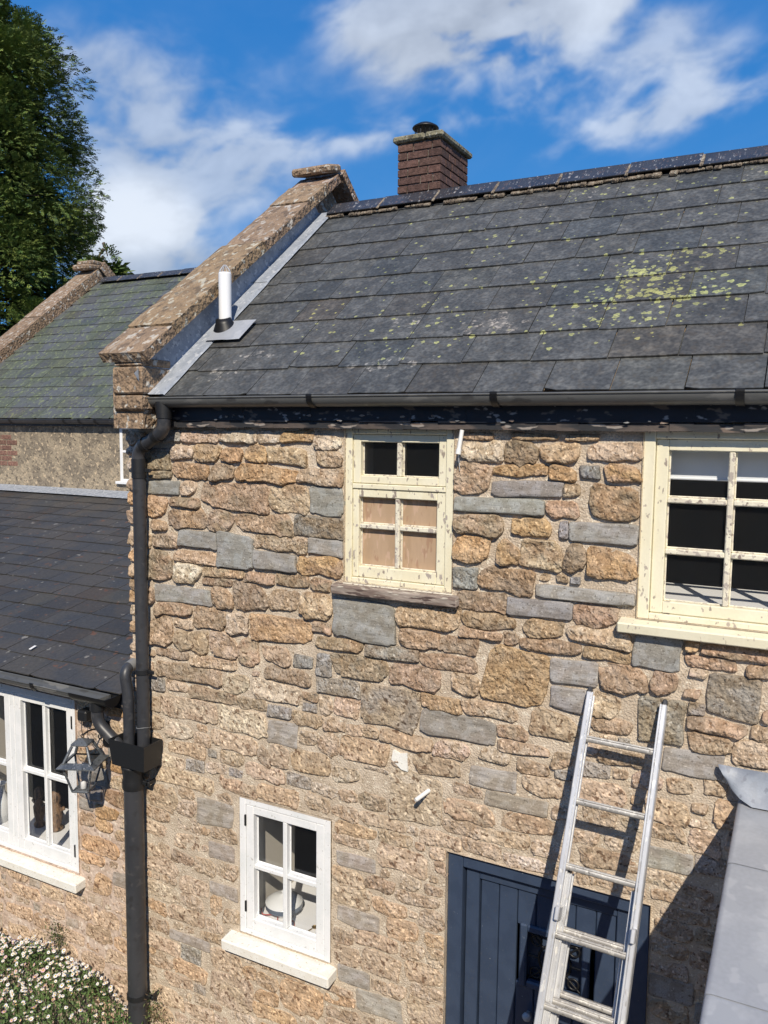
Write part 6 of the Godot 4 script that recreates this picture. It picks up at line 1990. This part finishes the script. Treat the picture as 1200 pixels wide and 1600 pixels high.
func make_sky() -> Sky:
	var w := 4096
	var h := 2048
	var f1 := FastNoiseLite.new()
	f1.seed = 12; f1.frequency = 1.0; f1.noise_type = FastNoiseLite.TYPE_SIMPLEX_SMOOTH; f1.fractal_type = FastNoiseLite.FRACTAL_FBM; f1.fractal_octaves = 7; f1.fractal_gain = 0.55
	var f2 := FastNoiseLite.new()
	f2.seed = 33; f2.frequency = 1.0; f2.noise_type = FastNoiseLite.TYPE_SIMPLEX_SMOOTH; f2.fractal_type = FastNoiseLite.FRACTAL_FBM; f2.fractal_octaves = 4
	# cloud masses seen over the roofs: pixel, radii in pixels, weight, whiteness, opacity
	var blobs := [[690, 60, 130, 60, 0.85, 0.25, 0.8], [610, 5, 110, 35, 0.7, 0.7, 0.7], [800, 15, 120, 45, 0.8, 0.4, 0.8], [920, 15, 60, 35, 0.75, 0.95, 0.85], [1040, 40, 50, 22, 0.5, 0.7, 0.5],
		[230, 170, 150, 80, 0.62, 0.5, 0.62], [140, 110, 90, 70, 0.5, 0.4, 0.5], [330, 250, 160, 45, 0.65, 0.6, 0.65], [400, 240, 90, 26, 0.55, 0.7, 0.6], [320, 320, 130, 55, 0.5, 0.4, 0.55],
		[205, 330, 52, 34, 1.7, 1.0, 0.98], [245, 358, 46, 26, 1.4, 1.0, 0.97], [165, 365, 42, 28, 1.4, 0.95, 0.95], [230, 415, 150, 28, 0.8, 0.2, 0.75],
		[900, 120, 160, 34, 0.6, 0.7, 0.6], [1080, 150, 170, 45, 0.7, 0.75, 0.68], [1000, 200, 150, 26, 0.55, 0.75, 0.6], [730, 190, 120, 22, 0.55, 0.7, 0.55], [590, 215, 70, 22, 0.55, 0.75, 0.6], [840, 60, 60, 40, 0.4, 0.6, 0.6]]
	var bd := []
	for b in blobs:
		var d := ray(b[0], b[1]).normalized()
		bd.append([atan2(d.x, -d.z), asin(d.y), b[2] / FPX, b[3] / FPX, b[4], b[5], b[6]])
	var data := PackedFloat32Array()
	data.resize(w * h * 3)
	var fill := func(x0: int, x1: int, y0: int, y1: int, st: int):
		for y in range(y0, y1, st):
			var el := PI * 0.5 - PI * (y + st * 0.5) / h
			for x in range(x0, x1, st):
				var az := TAU * (x + st * 0.5) / w
				if az > PI: az -= TAU
				var c := sky_at(az, el, f1, f2, bd)
				for yy in range(y, mini(y + st, h)):
					for xx in range(x, mini(x + st, w)):
						var i := (yy * w + xx) * 3
						data[i] = c.x; data[i + 1] = c.y; data[i + 2] = c.z
	fill.call(0, w, 0, h, 8)
	fill.call(0, w, h / 4, h / 2 + 16, 4)
	# the part over the roofs in full detail
	var xc := int((TAU - 0.48) / TAU * w)
	fill.call(xc - 480, mini(xc + 480, w), int(h * (0.5 - 0.60 / PI)), h / 2 + 8, 1)
	if xc + 480 > w: fill.call(0, xc + 480 - w, int(h * (0.5 - 0.60 / PI)), h / 2 + 8, 1)
	var im := Image.create_from_data(w, h, false, Image.FORMAT_RGBF, data.to_byte_array())
	var pm := PanoramaSkyMaterial.new()
	pm.panorama = ImageTexture.create_from_image(im)
	var s := Sky.new()
	s.sky_material = pm
	return s

# ------------------------------------------------------------ all together
func _ready():
	var cam := Camera3D.new()
	cam.name = "camera"
	cam.fov = rad_to_deg(2.0 * atan(800.0 / FPX))
	cam.near = 0.05; cam.far = 600.0
	add_child(cam)
	cam.transform = Transform3D(cam_basis, CAM)
	cam.current = true
	var env := Environment.new()
	env.background_mode = Environment.BG_SKY
	env.sky = make_sky()
	env.tonemap_mode = Environment.TONE_MAPPER_LINEAR
	env.tonemap_exposure = 1.0
	env.sdfgi_enabled = true; env.ssao_enabled = true; env.ssil_enabled = true
	var we := WorldEnvironment.new()
	we.name = "environment"; we.environment = env
	add_child(we)
	var sun := DirectionalLight3D.new()
	sun.name = "sun"
	sun.light_energy = 1.55
	sun.light_color = Color(1.0, 0.955, 0.88)
	sun.light_angular_distance = 0.5
	sun.shadow_enabled = true
	add_child(sun)
	sun.look_at_from_position(Vector3.ZERO, SUN, Vector3.UP)

	rng.seed = 20240611
	nz.seed = 3; nz.frequency = 0.01; nz.noise_type = FastNoiseLite.TYPE_SIMPLEX_SMOOTH; nz.fractal_octaves = 3
	nrel.seed = 8; nrel.frequency = 0.01; nrel.noise_type = FastNoiseLite.TYPE_SIMPLEX_SMOOTH; nrel.fractal_type = FastNoiseLite.FRACTAL_FBM; nrel.fractal_octaves = 3
	make_materials()
	var gm := MB.new()
	gm.quad(Vector3(-300, GY, 300), Vector3(300, GY, 300), Vector3(300, GY, -300), Vector3(-300, GY, -300))
	var g := obj("ground", gm, M.ground, self)
	g.set_meta("kind", "structure"); g.set_meta("label", "beige gravelly yard ground in front of the house"); g.set_meta("category", "ground")
	main_house()
	lean_to()
	far_house()
	porch()
	ladder()
	drainpipes()
	lantern()
	small_things()
	trees()
	daisies()
	opposite_house()
